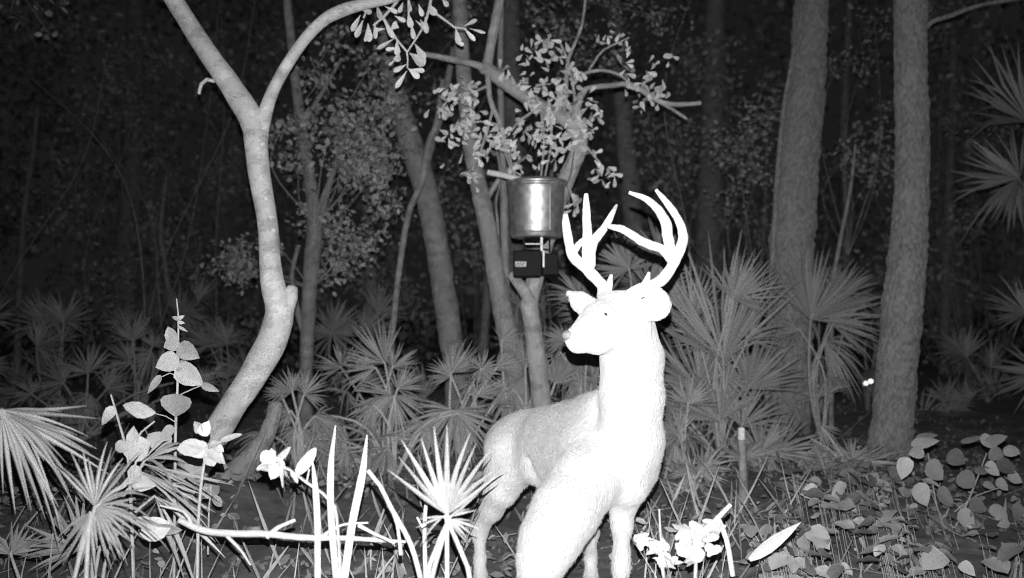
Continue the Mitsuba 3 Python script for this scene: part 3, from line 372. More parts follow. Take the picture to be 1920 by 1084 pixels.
palmetto('large dim fan palmetto cut by the right edge of the picture', (6.145, 12.5, 0.273), [((6.063, 12.5, 2.973), (5.172, 12.5, 3.005), 210, 36, 0.2, 0.08), ((6.186, 12.5, 3.645), (5.816, 12.5, 4.8), 150, 30, 0.2, 0.04), ((6.126, 12.5, 1.35), (5.655, 12.5, 1.795), 150, 26, 0.2, 0.1), ((6.34, 12.5, 0.653), (5.642, 12.5, 0.653), 110, 16, 0.2, 0.12), ((6.018, 12.5, 2.91), (5.852, 12.5, 2.367), 120, 14, 0.1, 0.05)], seed=8, mat='palm_leaf')
palmetto('bright fan palmetto leaf opening to the left, left of the slender trunks', (-1.117, 9, 0.484), [((-1.087, 9, 0.93), (-1.38, 9, 1.277), 120, 22, 0.2, 0.03), ((-1.027, 9, 0.894), (-0.868, 9, 1.122), 150, 20, -0.2, 0.08), ((-1.591, 9.8, 0.853), (-1.791, 9.8, 1.101), 170, 22, 0.2, 0.06), ((-1.164, 9, 0.894), (-1.507, 9, 0.894), 110, 14, 0.2, 0.1)], seed=9, extra=5)
palmetto('bright fan palmetto with round and upright leaves left of the feeder post', (-0.406, 8.9, 0.404), [((-0.515, 8.9, 0.854), (-0.307, 8.9, 1.124), 100, 20, -0.2, 0.03), ((-0.262, 8.9, 0.89), (-0.068, 8.9, 0.944), 330, 34, -0.2, 0.1), ((-0.515, 8.9, 0.827), (-0.722, 8.9, 0.989), 140, 20, 0.2, 0.1), ((-0.135, 8.9, 0.899), (0.113, 8.9, 1.025), 110, 16, -0.3, 0.15), ((-0.361, 8.9, 0.673), (0, 8.9, 0.764), 60, 8, -0.3, 0.05)], seed=10, extra=4)
palmetto('drooping grey fan palmetto in front of the slender trunks left of centre', (-0.936, 8.4, 0.245), [((-0.945, 8.4, 0.703), (-1.021, 8.4, 0.321), 230, 34, 0.2, 0.1), ((-0.916, 8.4, 0.754), (-0.724, 8.4, 0.924), 160, 22, -0.2, 0.08), ((-1.107, 8.4, 0.626), (-1.277, 8.4, 0.457), 140, 20, 0.2, 0.2), ((-0.468, 8.4, 0.584), (-0.502, 8.4, 0.118), 230, 40, 0, 0.2), ((-0.426, 8.4, 0.563), (-0.234, 8.4, 0.329), 140, 22, -0.2, 0.25), ((-0.681, 8.4, 0.499), (-0.808, 8.4, 0.202), 150, 22, 0.1, 0.2), ((-1.447, 8.4, 0.542), (-1.573, 8.4, 0.245), 160, 22, 0.1, 0.2), ((-1.318, 8.4, 0.287), (-1.36, 8.4, 0.033), 190, 24, 0.1, 0.2)], seed=11, extra=5)
palmetto('grey fan palmetto to the right of the foot of the bright forked tree', (-1.66, 8.2, 0.271), [((-1.713, 8.2, 0.747), (-1.83, 8.2, 0.934), 190, 26, 0.1, 0.06), ((-1.621, 8.2, 0.727), (-1.456, 8.2, 0.893), 180, 26, -0.1, 0.08), ((-1.724, 8.2, 0.602), (-1.911, 8.2, 0.519), 150, 22, 0.2, 0.15), ((-1.537, 8.2, 0.561), (-1.329, 8.2, 0.478), 160, 20, -0.2, 0.2), ((-1.662, 8.2, 0.478), (-1.681, 8.2, 0.23), 170, 22, 0.1, 0.2), ((-1.796, 8.2, 0.718), (-1.913, 8.2, 0.83), 150, 16, 0.2, 0.1)], seed=12, extra=4)
palmetto('dry palmetto leaves hanging like thatch behind the muzzle of the buck', (0.636, 9.3, 0.408), [((0.519, 9.3, 1.09), (0.481, 9.3, 0.62), 60, 16, 0.2, 0.02), ((0.661, 9.3, 1.067), (0.651, 9.3, 0.62), 70, 18, 0, 0.02), ((0.802, 9.3, 1.043), (0.839, 9.3, 0.62), 70, 16, -0.2, 0.02), ((0.425, 9.3, 1.02), (0.283, 9.3, 0.643), 60, 14, 0.2, 0.05), ((0.613, 9.3, 0.831), (0.66, 9.3, 0.455), 120, 20, 0, 0.05)], mat='palm_dry', seed=13)
palmetto('grey palmetto around the foot of the feeder post', (0.186, 9.2, 0.186), [((0.373, 9.2, 0.744), (0.49, 9.2, 1.07), 140, 20, -0.2, 0.1), ((0.466, 9.2, 0.604), (0.7, 9.2, 0.651), 120, 18, -0.3, 0.15), ((0, 9.2, 0.697), (-0.14, 9.2, 0.418), 160, 20, 0.2, 0.2), ((0.187, 9.2, 0.651), (0.373, 9.2, 0.418), 130, 18, -0.1, 0.2), ((0.117, 9.2, 0.883), (0.187, 9.2, 1.257), 120, 16, 0.1, 0.1), ((-0.093, 9.2, 1.117), (0.07, 9.2, 1.303), 140, 18, 0.1, 0.1)], seed=14, extra=4)
palmetto('dim fan palmetto in the dark left of the forked tree, spiky leaf uppermost', (-4.498, 12.5, 0.273), [((-4.505, 12.5, 1.033), (-4.585, 12.5, 1.464), 140, 18, 0.2, 0.04), ((-4.282, 12.5, 0.969), (-4.189, 12.5, 1.223), 150, 16, -0.1, 0.1), ((-4.534, 12.5, 0.779), (-4.948, 12.5, 0.969), 150, 20, 0.2, 0.15), ((-4.185, 12.5, 0.716), (-3.997, 12.5, 0.969), 140, 18, -0.1, 0.1)], seed=15, extra=3, mat='palm_leaf')
palmetto('dim fan palmetto low in the left background behind the heart-leaved vine', (-4.719, 11.5, 0.185), [((-4.637, 11.5, 0.709), (-4.728, 11.5, 1.105), 180, 24, 0.1, 0.1), ((-4.898, 11.5, 0.592), (-5.25, 11.5, 0.767), 170, 22, 0.2, 0.15), ((-4.431, 11.5, 0.534), (-4.142, 11.5, 0.767), 170, 22, -0.2, 0.15), ((-4.605, 11.5, 0.476), (-4.719, 11.5, 0.185), 180, 22, 0.1, 0.2), ((-5.247, 11.5, 0.476), (-5.483, 11.5, 0.709), 170, 20, 0.1, 0.2), ((-3.382, 11.5, 0.592), (-3.22, 11.5, 0.79), 170, 20, -0.1, 0.1), ((-3.266, 11.5, 0.709), (-3.057, 11.5, 0.767), 100, 10, -0.2, 0.1), ((-3.905, 11.5, 0.359), (-4.195, 11.5, 0.243), 170, 20, 0.1, 0.2)], seed=16, extra=4, mat='palm_leaf')
palmetto('dim fan palmetto cut by the left edge of the picture', (-6.021, 12, 0.316), [((-5.972, 12, 1.289), (-5.732, 12, 1.624), 150, 18, 0.1, 0.05), ((-5.965, 12, 0.741), (-5.725, 12, 0.985), 160, 18, 0.1, 0.1)], seed=17, mat='palm_leaf')
rp = random.Random(77)
for k, (px, py, where) in enumerate([(420, 640, 'left of the lower trunk of the forked tree'), (640, 620, 'left of the bright left-opening palmetto leaf'), (300, 600, 'behind the top of the heart-leaved vine'),
        (110, 610, 'at left below the thin far-left stem'), (1000, 600, 'behind the feeder post'), (1180, 640, 'behind the neck of the buck'), (1260, 560, 'behind the right ear of the buck'),
        (1420, 560, 'left of the vine-clad trunk'), (1540, 520, 'right of the vine-clad trunk'), (1640, 600, 'left of the lighter far right trunk'), (1760, 720, 'right of the lighter far right trunk'), (1850, 680, 'left of the large right-edge palmetto'),
        (1240, 720, 'right of the shoulder of the buck'), (1380, 800, 'behind the broken stake'), (60, 680, 'near the left edge, above the large bright leaf'), (830, 720, 'at the foot of the dim leaning trunk')]):
    d = rp.uniform(13, 16.5); X = (px - 960) * d / 1968.4; Z = 1.35 + (590 - py) * d / 1968.4; fs = []
    for q in range(4):
        h = np.array([X + rp.gauss(0, .3), d + rp.gauss(0, .3), Z + rp.gauss(-.1, .2)]); a = rp.uniform(-1.3, 1.3); L = rp.uniform(.45, .65)
        fs.append((h, h + L * np.array([math.sin(a), -.2, math.cos(a)]), rp.uniform(120, 220), 22, rp.gauss(0, .4), .1))
    palmetto('dim palmetto among the dark trunks, ' + where, (X, d), fs, extra=1, mat='palm_leaf', group='dim palmettos of the background', seed=200 + k)

# near palmettos, blades apart
palmetto('large bright drooping fan palmetto cut by the left edge of the picture', (-1.905, 3.7, 0.435), [((-1.744, 3.6, 1.025), (-1.404, 3.6, 0.927), 60, 9, 0.5, 0.1), ((-1.746, 3.6, 1.022), (-1.402, 3.6, 0.786), 60, 9, 0.3, 0.1), ((-1.748, 3.6, 1.018), (-1.547, 3.6, 0.713), 75, 9, 0.2, 0.12)], mat='palm_leaf', blades_apart=True, fused=.38, seed=51, stalk=.01)
palmetto('bright fan palmetto with narrow blades at the bottom left corner', (-1.354, 3.4, 0.305), [((-1.344, 3.4, 0.731), (-1.136, 3.4, 0.868), 200, 24, -0.1, 0.12), ((-1.358, 3.4, 0.714), (-1.331, 3.4, 0.543), 150, 14, 0, 0.1)], mat='palm_leaf', blades_apart=True, fused=.36, seed=52, stalk=.008)
palmetto('grey fan palmetto lying low at the very bottom left', (-1.928, 4.4, -0.112), [((-1.8, 4.4, 0.372), (-1.914, 4.4, 0.605), 190, 24, 0.3, 0.15), ((-2.089, 4.4, 0.35), (-2.069, 4.4, 0.527), 170, 16, 0.2, 0.1)], mat='palm_leaf', seed=53, stalk=.008)
palmetto('long dry palmetto leaf lying across the plants left of the dark clearing', (-1.653, 4.2, 0.227), [((-1.467, 4.2, 0.755), (-1.105, 4.2, 0.66), 38, 8, 1, 0.02), ((-1.498, 4.2, 0.734), (-1.168, 4.2, 0.575), 36, 6, 0.9, 0.03), ((-1.467, 4.2, 0.766), (-1.234, 4.2, 0.903), 60, 5, -0.5, 0.3), ((-1.423, 4.2, 0.628), (-1.145, 4.2, 0.396), 60, 6, 0.4, 0.1)], mat='palm_leaf', seed=54, stalk=.007)
palmetto('small brilliant white fan palmetto just left of the hind leg of the buck', (-0.199, 3.3, 0.253), [((-0.204, 3.3, 0.723), (-0.204, 3.3, 1.016), 112, 11, 0, 0.02), ((-0.197, 3.3, 0.716), (-0.092, 3.3, 0.783), 40, 4, -0.2, 0.02), ((-0.21, 3.3, 0.72), (-0.304, 3.3, 0.691), 40, 3, 0.3, 0.05), ((-0.197, 3.3, 0.71), (-0.117, 3.3, 0.66), 80, 6, -0.2, 0.08)], mat='palm_leaf', blades_apart=True, fused=.34, seed=55, stalk=.008)

# ------------------------------------------------------------------ leafy plants of the foreground
hv = thing('heart_leaf_vine', 'upright vine with pale heart-shaped leaves left of the forked tree', 'vine')
put('stem', tube([(-1.504, 4.7, 0.164, 0.007163), (-1.502, 4.7, 0.803, 0.007163), (-1.498, 4.7, 0.945, 0.006208), (-1.492, 4.7, 1.112, 0.005969), (-1.493, 4.7, 1.231, 0.004775), (-1.494, 4.7, 1.35, 0.00382), (-1.502, 4.7, 1.422, 0.002388)], 6, .05), 'palm_stalk', hv, smooth=True)
for b, t_, w in [((-1.491, 4.62, 1.237), (-1.515, 4.62, 1.298), 0.05633), ((-1.468, 4.62, 1.233), (-1.533, 4.62, 1.205), 0.07041), ((-1.463, 4.62, 1.209), (-1.376, 4.62, 1.158), 0.0845), ((-1.472, 4.62, 1.158), (-1.57, 4.62, 1.116), 0.08919), ((-1.467, 4.62, 1.13), (-1.439, 4.62, 1.116), 0.05633), ((-1.467, 4.62, 1.116), (-1.359, 4.62, 1.041), 0.1033), ((-1.546, 4.62, 1.078), (-1.602, 4.62, 1.003), 0.03521), ((-1.359, 4.62, 1.041), (-1.288, 4.62, 1.013), 0.03521), ((-1.471, 4.62, 0.994), (-1.479, 4.62, 0.901), 0.1361), ((-1.469, 4.62, 1.331), (-1.497, 4.62, 1.341), 0.01878), ((-1.469, 4.62, 1.331), (-1.441, 4.62, 1.345), 0.01878), ((-1.466, 4.62, 1.317), (-1.44, 4.62, 1.312), 0.01643), ((-1.468, 4.62, 1.298), (-1.426, 4.62, 1.275), 0.01408), ((-1.544, 4.62, 0.831), (-1.548, 4.62, 0.742), 0.1127), ((-1.493, 4.62, 0.859), (-1.544, 4.62, 0.789), 0.04694)]:
    put_leaf(hv, 'leaf', 'leaf_mid', b, t_, w, 'heart', rl, roll=rl.uniform(-.2, .2))
put('leaf_stalk', tubes([[(-1.476, 4.65, 1.079, 0.002835), (-1.514, 4.65, 1.091, 0.002835), (-1.556, 4.65, 1.072, 0.002362)], [(-1.476, 4.65, 0.992, 0.002835), (-1.415, 4.65, 1.02, 0.002835), (-1.368, 4.65, 1.039, 0.002362)], [(-1.484, 4.65, 0.874, 0.002835), (-1.531, 4.65, 0.902, 0.002835), (-1.574, 4.65, 0.912, 0.002362)]], sides=5), 'palm_stalk', hv)
wp = thing('leafy_seedling', 'white glaring broad-leaved seedling beside the left palmetto leaf', 'plant')
put('stem', tubes([[(-1.433, 4, 0.341, 0.006096), (-1.444, 4, 0.602, 0.006096), (-1.458, 4, 0.803, 0.00508), (-1.489, 4, 0.925, 0.004064), (-1.525, 4, 1.046, 0.003048)], [(-1.458, 4, 0.824, 0.004064), (-1.408, 4, 0.904, 0.004064), (-1.358, 4, 0.945, 0.003048)], [(-1.445, 4, 0.723, 0.004064), (-1.414, 4, 0.844, 0.004064)]], sides=5), 'palm_stalk', wp)
for b, t_, w in [((-1.354, 4, 0.977), (-1.488, 4, 0.999), 0.05487), ((-1.512, 4, 0.993), (-1.572, 4, 0.933), 0.04064), ((-1.474, 4, 0.82), (-1.377, 4, 0.864), 0.08941), ((-1.438, 4, 0.864), (-1.447, 4, 0.925), 0.04471), ((-1.413, 4, 0.763), (-1.465, 4, 0.707), 0.06909), ((-1.437, 4, 0.723), (-1.356, 4, 0.693), 0.06096), ((-1.411, 4, 0.522), (-1.294, 4, 0.552), 0.08128), ((-1.354, 4, 0.542), (-1.426, 4, 0.592), 0.05283), ((-1.411, 4, 0.572), (-1.273, 4, 0.501), 0.08941), ((-1.458, 4, 0.864), (-1.511, 4, 0.834), 0.04471)]:
    put_leaf(wp, 'leaf', 'blade_leaf', b, t_, w * 1.15, rl.choice(['oval', 'heart']), rl, roll=rl.uniform(-.9, .9), curl=.3, wave=.16)
ws = thing('leafy_seedling', 'white glaring seedling with leaves ringed on one bare stem before the forked tree', 'plant')
put('stem', tube([(-1.221, 4.1, 0.316, 0.00729), (-1.219, 4.1, 0.542, 0.006665), (-1.207, 4.1, 0.707, 0.006249), (-1.191, 4.1, 0.811, 0.005416), (-1.187, 4.1, 0.839, 0.004166)], 6, .05), 'palm_stalk', ws, smooth=True)
for b, t_, w in [((-1.192, 4.1, 0.839), (-1.308, 4.1, 0.827), 0.06249), ((-1.192, 4.1, 0.835), (-1.277, 4.1, 0.856), 0.03749), ((-1.187, 4.1, 0.827), (-1.249, 4.1, 0.798), 0.04582), ((-1.187, 4.1, 0.819), (-1.158, 4.1, 0.761), 0.05416), ((-1.179, 4.1, 0.819), (-1.112, 4.1, 0.777), 0.04999), ((-1.179, 4.1, 0.835), (-1.138, 4.1, 0.86), 0.03749), ((-1.138, 4.1, 0.856), (-1.055, 4.1, 0.889), 0.02499), ((-1.163, 4.1, 0.839), (-1.121, 4.1, 0.819), 0.03333), ((-1.204, 4.1, 0.889), (-1.242, 4.1, 0.931), 0.04582), ((-1.209, 4.1, 0.883), (-1.18, 4.1, 0.935), 0.04582)]:
    put_leaf(ws, 'leaf', 'blade_leaf', b, t_, w * 1.1, rl.choice(['oval', 'heart', 'oval']), rl, roll=rl.uniform(-.9, .9), curl=.3, wave=.16)
gp = thing('leafy_seedling', 'low grey seedling with rounded leaves under the ring-leaved seedling', 'plant')
put('stem', tubes([[(-1.411, 4.9, 0.237, 0.004979), (-1.407, 4.9, 0.458, 0.004979), (-1.398, 4.9, 0.557, 0.003734)], [(-1.407, 4.9, 0.434, 0.004979), (-1.487, 4.9, 0.508, 0.003734), (-1.512, 4.9, 0.545, 0.002489)]], sides=5), 'palm_stalk', gp)
for b, t_, w in [((-1.425, 4.9, 0.569), (-1.363, 4.9, 0.518), 0.07468), ((-1.408, 4.9, 0.545), (-1.437, 4.9, 0.495), 0.05974), ((-1.472, 4.9, 0.569), (-1.537, 4.9, 0.52), 0.09957), ((-1.511, 4.9, 0.471), (-1.456, 4.9, 0.397), 0.09957), ((-1.561, 4.9, 0.508), (-1.523, 4.9, 0.421), 0.08464), ((-1.388, 4.9, 0.508), (-1.35, 4.9, 0.458), 0.03983)]:
    put_leaf(gp, 'leaf', 'leaf_mid', b, t_, w, 'round', rl)
wl = thing('leafy_seedling', 'white glaring seedling with clustered leaves at the left edge of the strap blades', 'plant')
put('stem', tubes([[(-0.598, 3.7, 0.416, 0.006579), (-0.621, 3.7, 0.677, 0.005639), (-0.664, 3.7, 0.723, 0.005639), (-0.721, 3.7, 0.761, 0.005639), (-0.777, 3.7, 0.803, 0.004699), (-0.824, 3.7, 0.826, 0.003759)], [(-0.721, 3.7, 0.761, 0.003759), (-0.712, 3.7, 0.807, 0.003759)]], sides=5), 'palm_stalk', wl)
for b, t_, w in [((-0.831, 3.7, 0.83), (-0.884, 3.7, 0.863), 0.05639), ((-0.839, 3.7, 0.833), (-0.852, 3.7, 0.878), 0.04511), ((-0.828, 3.7, 0.822), (-0.888, 3.7, 0.803), 0.04887), ((-0.82, 3.7, 0.822), (-0.852, 3.7, 0.77), 0.04887), ((-0.831, 3.7, 0.833), (-0.777, 3.7, 0.882), 0.02632), ((-0.805, 3.7, 0.815), (-0.809, 3.7, 0.74), 0.0188), ((-0.796, 3.7, 0.803), (-0.786, 3.7, 0.77), 0.0188), ((-0.756, 3.7, 0.789), (-0.689, 3.7, 0.878), 0.04135), ((-0.824, 3.7, 0.841), (-0.796, 3.7, 0.807), 0.03008), ((-0.777, 3.7, 0.8), (-0.749, 3.7, 0.761), 0.0188), ((-0.861, 3.7, 0.826), (-0.899, 3.7, 0.807), 0.02256)]:
    put_leaf(wl, 'leaf', 'blade_leaf', b, t_, w, rl.choice(['oval', 'heart', 'round']), rl, roll=rl.uniform(-1, 1), curl=.3, wave=.18)
for lab, b in [('leftmost of the three tall white strap leaves at the bottom, curving left', "582 848 588 870 596 960 598 1100 16"), ('middle and tallest of the three white strap leaves at the bottom', "630 797 622 870 622 960 634 1100 17"), ('rightmost of the three tall white strap leaves at the bottom, leaning right', "689 815 680 890 662 980 645 1100 20")]:
    q = [float(x) for x in b.split()]; d = 3.6; P3 = np.array([((q[2 * k] - 960) * d / 1968.4, d, 1.35 + (590 - q[2 * k + 1]) * d / 1968.4) for k in range(3, -1, -1)])
    P3 = spline(np.hstack([P3, np.zeros((4, 1))]), .025)[:, :3]; hw = q[8] * .36 * d / 1968.4; t = np.linspace(0, 1, len(P3)); w_ = hw * np.minimum(1, (1 - t) * 3.2 + .06) ** .8
    v = np.stack([P3 + np.array([k * 1.0, -.35 * (1 - abs(k)), 0]) * w_[:, None] for k in (-1, -.5, 0, .5, 1)], 1).reshape(-1, 3)
    f = np.array([(5 * a + k, 5 * a + k + 1, 5 * a + k + 6, 5 * a + k + 5) for a in range(len(P3) - 1) for k in range(4)])
    solo('strap_leaf', (v, f), 'blade_leaf', lab, 'leaf blade', smooth=True, uv=np.full((len(v), 2), .5))
solo('fallen_branch', tubes([[(-1.232, 3.9, 0.591, 0.009907), (-1.143, 3.9, 0.554, 0.01387), (-1.044, 3.9, 0.542, 0.01387), (-0.907, 3.9, 0.54, 0.01189), (-0.788, 3.9, 0.527, 0.01189), (-0.631, 3.9, 0.525, 0.009907), (-0.394, 3.9, 0.511, 0.005944)], [(-0.906, 3.9, 0.527, 0.009907), (-0.867, 3.9, 0.562, 0.007925), (-0.802, 3.9, 0.591, 0.005944)], [(-0.709, 3.9, 0.527, 0.007925), (-0.631, 3.9, 0.572, 0.005944), (-0.532, 3.9, 0.581, 0.003963)], [(-1.064, 3.9, 0.542, 0.007925), (-1.005, 3.9, 0.483, 0.005944), (-0.965, 3.9, 0.425, 0.003963)], [(-1.183, 3.9, 0.572, 0.007925), (-1.213, 3.9, 0.621, 0.005944), (-1.302, 3.9, 0.644, 0.003963)]], sides=10, step=.02, rough=.38, scale=22.), 'dry_stick', 'pale fallen branch lying along the bottom in front of the dark clearing', 'branch', smooth=True)
solo('bent_stem', tubes([[(-0.506, 3.7, 0.803, 0.007519), (-0.464, 3.7, 0.751, 0.007519), (-0.421, 3.7, 0.667, 0.008459), (-0.355, 3.7, 0.546, 0.009398), (-0.317, 3.7, 0.416, 0.009398)], [(-0.421, 3.7, 0.667, 0.005639), (-0.402, 3.7, 0.612, 0.005639), (-0.389, 3.7, 0.509, 0.007519)], [(-0.539, 3.7, 0.612, 0.007519), (-0.486, 3.7, 0.584, 0.005639), (-0.411, 3.7, 0.55, 0.005639)]], sides=7, step=.04), 'dry_stick', 'bare white bent stem leaning right of the strap leaves', 'stem', smooth=True)
solo('bent_stem', tubes([[(-0.309, 3.8, 0.678, 0.005792), (-0.315, 3.8, 0.582, 0.007722), (-0.311, 3.8, 0.391, 0.007722)], [(-0.311, 3.8, 0.563, 0.003861), (-0.342, 3.8, 0.62, 0.003861)]], sides=7, step=.04), 'dry_stick', 'short upright white stem under the small white fan palmetto', 'stem', smooth=True)
jl = thing('leafy_clump', 'glaring white ragged heap of crumpled leaves low beside the forelegs of the buck', 'plant')
rj = random.Random(19)
for (cx, cy, cz), r, n in [((0.682, 3.9, 0.519), 0.0793, 26), ((0.64, 3.9, 0.483), 0.0515, 10), ((0.739, 3.9, 0.542), 0.0357, 7), ((0.524, 3.9, 0.495), 0.0515, 9), ((0.485, 3.9, 0.523), 0.0277, 4), ((0.571, 3.9, 0.452), 0.0396, 6)]:
    for k in range(n):
        q = np.array([cx, cy, cz]) + np.array([rj.gauss(0, .42), rj.gauss(0, .4), rj.gauss(0, .36)]) * r; a = rj.uniform(0, 6.283); L = rj.uniform(.035, .085)
        e = L * np.array([math.cos(a), rj.gauss(0, .4), math.sin(a) * .7])
        put_leaf(jl, 'leaf', 'blade_leaf', q - e / 2, q + e / 2, L * rj.uniform(.35, .75), rj.choice(['oval', 'lance', 'round', 'heart']), rj, roll=rj.uniform(-1.2, 1.2), curl=.45, wave=.28)
put('stem', tubes([[(0.671, 3.92, -0.051, 0.007966), (0.678, 3.92, 0.302, 0.007966), (0.683, 3.92, 0.44, 0.005974)], [(0.652, 3.92, 0.047, 0.007966), (0.574, 3.92, 0.322, 0.005974), (0.55, 3.92, 0.459, 0.005974)], [(0.564, 3.92, 0.381, 0.003983), (0.551, 3.92, 0.538, 0.003983), (0.547, 3.92, 0.627, 0.002987)]], sides=6), 'palm_stalk', jl)
solo('forked_stick', tubes([[(0.836, 4, 0.361, 0.01016), (0.812, 4, 0.501, 0.01016), (0.78, 4, 0.578, 0.01016), (0.776, 4, 0.586, 0.008128)], [(0.724, 4, 0.522, 0.008128), (0.78, 4, 0.578, 0.01016), (0.829, 4, 0.63, 0.008128)]], sides=8, step=.04), 'dry_stick', 'white forked dead stick standing right of the white leaf clump', 'stick', smooth=True)
k = solo('pointed_leaf', (lambda r: (r[0], r[1]))(leaf((0.944, 4.2, 0.375), (1.153, 4.2, 0.522), 0.05548, 'lance', random.Random(3), roll=.1)), 'blade_leaf', 'single white pointed leaf lying low in front of the ground vine', 'leaf blade', smooth=True, uv=np.full((35, 2), .5))
gv = thing('ground_vine', 'grey ground vine with rounded leaves carpeting the lower right floor', 'vine'); pts = []
for k in range(299):
    if k % 9 == 0: cx, cy = rl.uniform(1410, 1730), rl.uniform(890, 1080)
    px, py = rl.gauss(cx, 24), max(880, rl.gauss(cy, 14))
    if 200 < k < 235: px, py = rl.gauss(1600, 60), rl.gauss(915, 20)
    elif k > 280: px, py = rl.uniform(1720, 1930), rl.uniform(960, 1084)
    h = rl.uniform(.05, .32); d = min(9.0, max(4.8, (1.35 - h) * 1968.4 / (py - 590))); x = (px - 960) * d / 1968.4; z = float(ground_z(x, d)) + h
    a = rl.uniform(0, 6.28); L = rl.uniform(.06, .125); b = np.array([x, d, z]); pts.append(b)
    put_leaf(gv, 'leaf', 'leaf_mid', b, b + L * np.array([math.cos(a), math.sin(a) * .8 - .2, -.25 + rl.gauss(0, .25)]), L * rl.uniform(.7, 1), rl.choice(['heart', 'heart', 'oval']), rl, toward=(0, -.35, 1.5), roll=rl.gauss(0, .35), curl=.2, wave=.12)
labels[gv + '__stem'] = {'kind': 'stuff'}
put('stem', tubes([[(*p, .0013), (p[0] + .03, p[1] + .02, p[2] * .5, .0013), (p[0] + .05, p[1], float(ground_z(p[0], p[1])), .0018)] for p in pts], sides=4, step=.2), 'palm_stalk', gv)
cp = thing('climbing_plant', 'pale broad-leaved plant in the lower right corner beside the far right trunk', 'plant'); root = (2.769, 6.6, 0.116)
for b, t_, w in [((2.475, 6.5, 0.554), (2.646, 6.5, 0.567), 0.07265), ((2.502, 6.5, 0.593), (2.634, 6.5, 0.606), 0.04623), ((2.534, 6.5, 0.511), (2.448, 6.5, 0.488), 0.08586), ((2.435, 6.5, 0.462), (2.401, 6.5, 0.331), 0.09907), ((2.778, 6.5, 0.567), (2.93, 6.5, 0.6), 0.03963), ((2.897, 6.5, 0.593), (3.001, 6.5, 0.527), 0.07925), ((2.929, 6.5, 0.56), (3.061, 6.5, 0.6), 0.07265), ((2.948, 6.5, 0.501), (3.04, 6.5, 0.475), 0.09246), ((3.041, 6.5, 0.521), (3.142, 6.5, 0.488), 0.07925), ((2.994, 6.5, 0.436), (3.125, 6.5, 0.383), 0.1123), ((2.928, 6.5, 0.429), (3.013, 6.5, 0.357), 0.07925), ((2.862, 6.5, 0.396), (2.967, 6.5, 0.383), 0.06604), ((2.993, 6.5, 0.331), (3.058, 6.5, 0.265), 0.06604), ((2.913, 6.5, 0.314), (2.985, 6.5, 0.272), 0.04623), ((3.065, 6.5, 0.364), (3.15, 6.5, 0.314), 0.07265), ((2.698, 6.5, 0.495), (2.796, 6.5, 0.429), 0.1123), ((2.566, 6.5, 0.429), (2.664, 6.5, 0.331), 0.1321), ((2.763, 6.5, 0.364), (2.861, 6.5, 0.282), 0.1189), ((2.63, 6.5, 0.265), (2.728, 6.5, 0.167), 0.1189), ((2.827, 6.5, 0.2), (2.925, 6.5, 0.134), 0.09907), ((2.499, 6.5, 0.298), (2.564, 6.5, 0.167), 0.1189), ((2.76, 6.5, 0.134), (2.858, 6.5, 0.036), 0.1123), ((2.596, 6.5, 0.102), (2.693, 6.5, 0.004), 0.1123), ((2.958, 6.5, 0.167), (3.056, 6.5, 0.085), 0.08586), ((3.089, 6.5, 0.167), (3.187, 6.5, 0.085), 0.08586), ((3.021, 6.5, -0.029), (3.119, 6.5, -0.094), 0.07925)]:
    put_leaf(cp, 'leaf', 'leaf_mid', b, t_, w, 'heart', rl, roll=rl.gauss(0, .3))
put('stem', tubes([[(root[0], root[1], float(ground_z(root[0], root[1])), .006), (root[0] - .1, root[1], root[2], .005), (2.586, 6.55, 0.488) + (.003,)], [(root[0], root[1], float(ground_z(root[0], root[1])), .006), (root[0] + .1, root[1], root[2] + .1, .005), (2.951, 6.55, 0.488) + (.003,)], [root + (.004,), (2.882, 6.55, 0.224) + (.003,), (3.058, 6.5, 0.298) + (.002,)]], sides=5), 'palm_stalk', cp)
rw = random.Random(5); U = []
for k in range(90):   # taller arching blades at both sides
    d = rw.uniform(4.9, 7.2); x = rw.choice([rw.uniform(-.5, -.2), rw.uniform(-.22, .02), rw.uniform(.14, .28)]) * d; h = rw.uniform(.15, .5); a = rw.uniform(0, 6.28); b = np.array([x, d, float(ground_z(x, d))])
    U.append(leaf(b, b + np.array([math.cos(a) * h * .6, math.sin(a) * h * .3, h]), rw.uniform(.008, .02), 'lance', rw, curl=.5))
for k in range(230):   # thin weeds over the forest floor
    d = rw.uniform(4.6, 10); x = rw.uniform(-.52, .52) * d; z = float(ground_z(x, d)); h = rw.uniform(.06, .3); a = rw.uniform(0, 6.28); e = np.array([math.cos(a), math.sin(a) * .6, 0])
    if .0 < x < .8 and 3.9 < d < 5.5: continue
    b = np.array([x, d, z]); U.append(leaf(b, b + np.array([0, 0, h]) + e * h * rw.uniform(.2, 1), rw.uniform(.008, .022), 'lance', rw, curl=.25))
U2 = []
for k in range(75):   # thin stems and grass close to the camera
    d = rw.uniform(3.6, 4.6); px = rw.choice([rw.uniform(0, 420), rw.uniform(430, 800), rw.uniform(1190, 1380)]); x = (px - 960) * d / 1968.4; z = float(ground_z(x, d)); h = rw.uniform(.32, .62); a = rw.uniform(0, 6.28); q = np.array([math.cos(a), math.sin(a) * .5, 0]) * rw.uniform(.05, .3)
    U2.append(leaf((x, d, z), np.array([x, d, z + h]) + q, rw.uniform(.004, .01), 'lance', rw, curl=rw.uniform(.2, .9)))
m, u = join(U2); solo('tall_grass', m, 'leaf_mid', 'thin pale grass and stems tangled along the bottom of the picture', None, uv=u, kind='stuff')
m, u = join(U); solo('weeds', m, 'leaf_mid', 'thin low weeds sprouting from the forest floor', None, uv=u, kind='stuff')
U = []
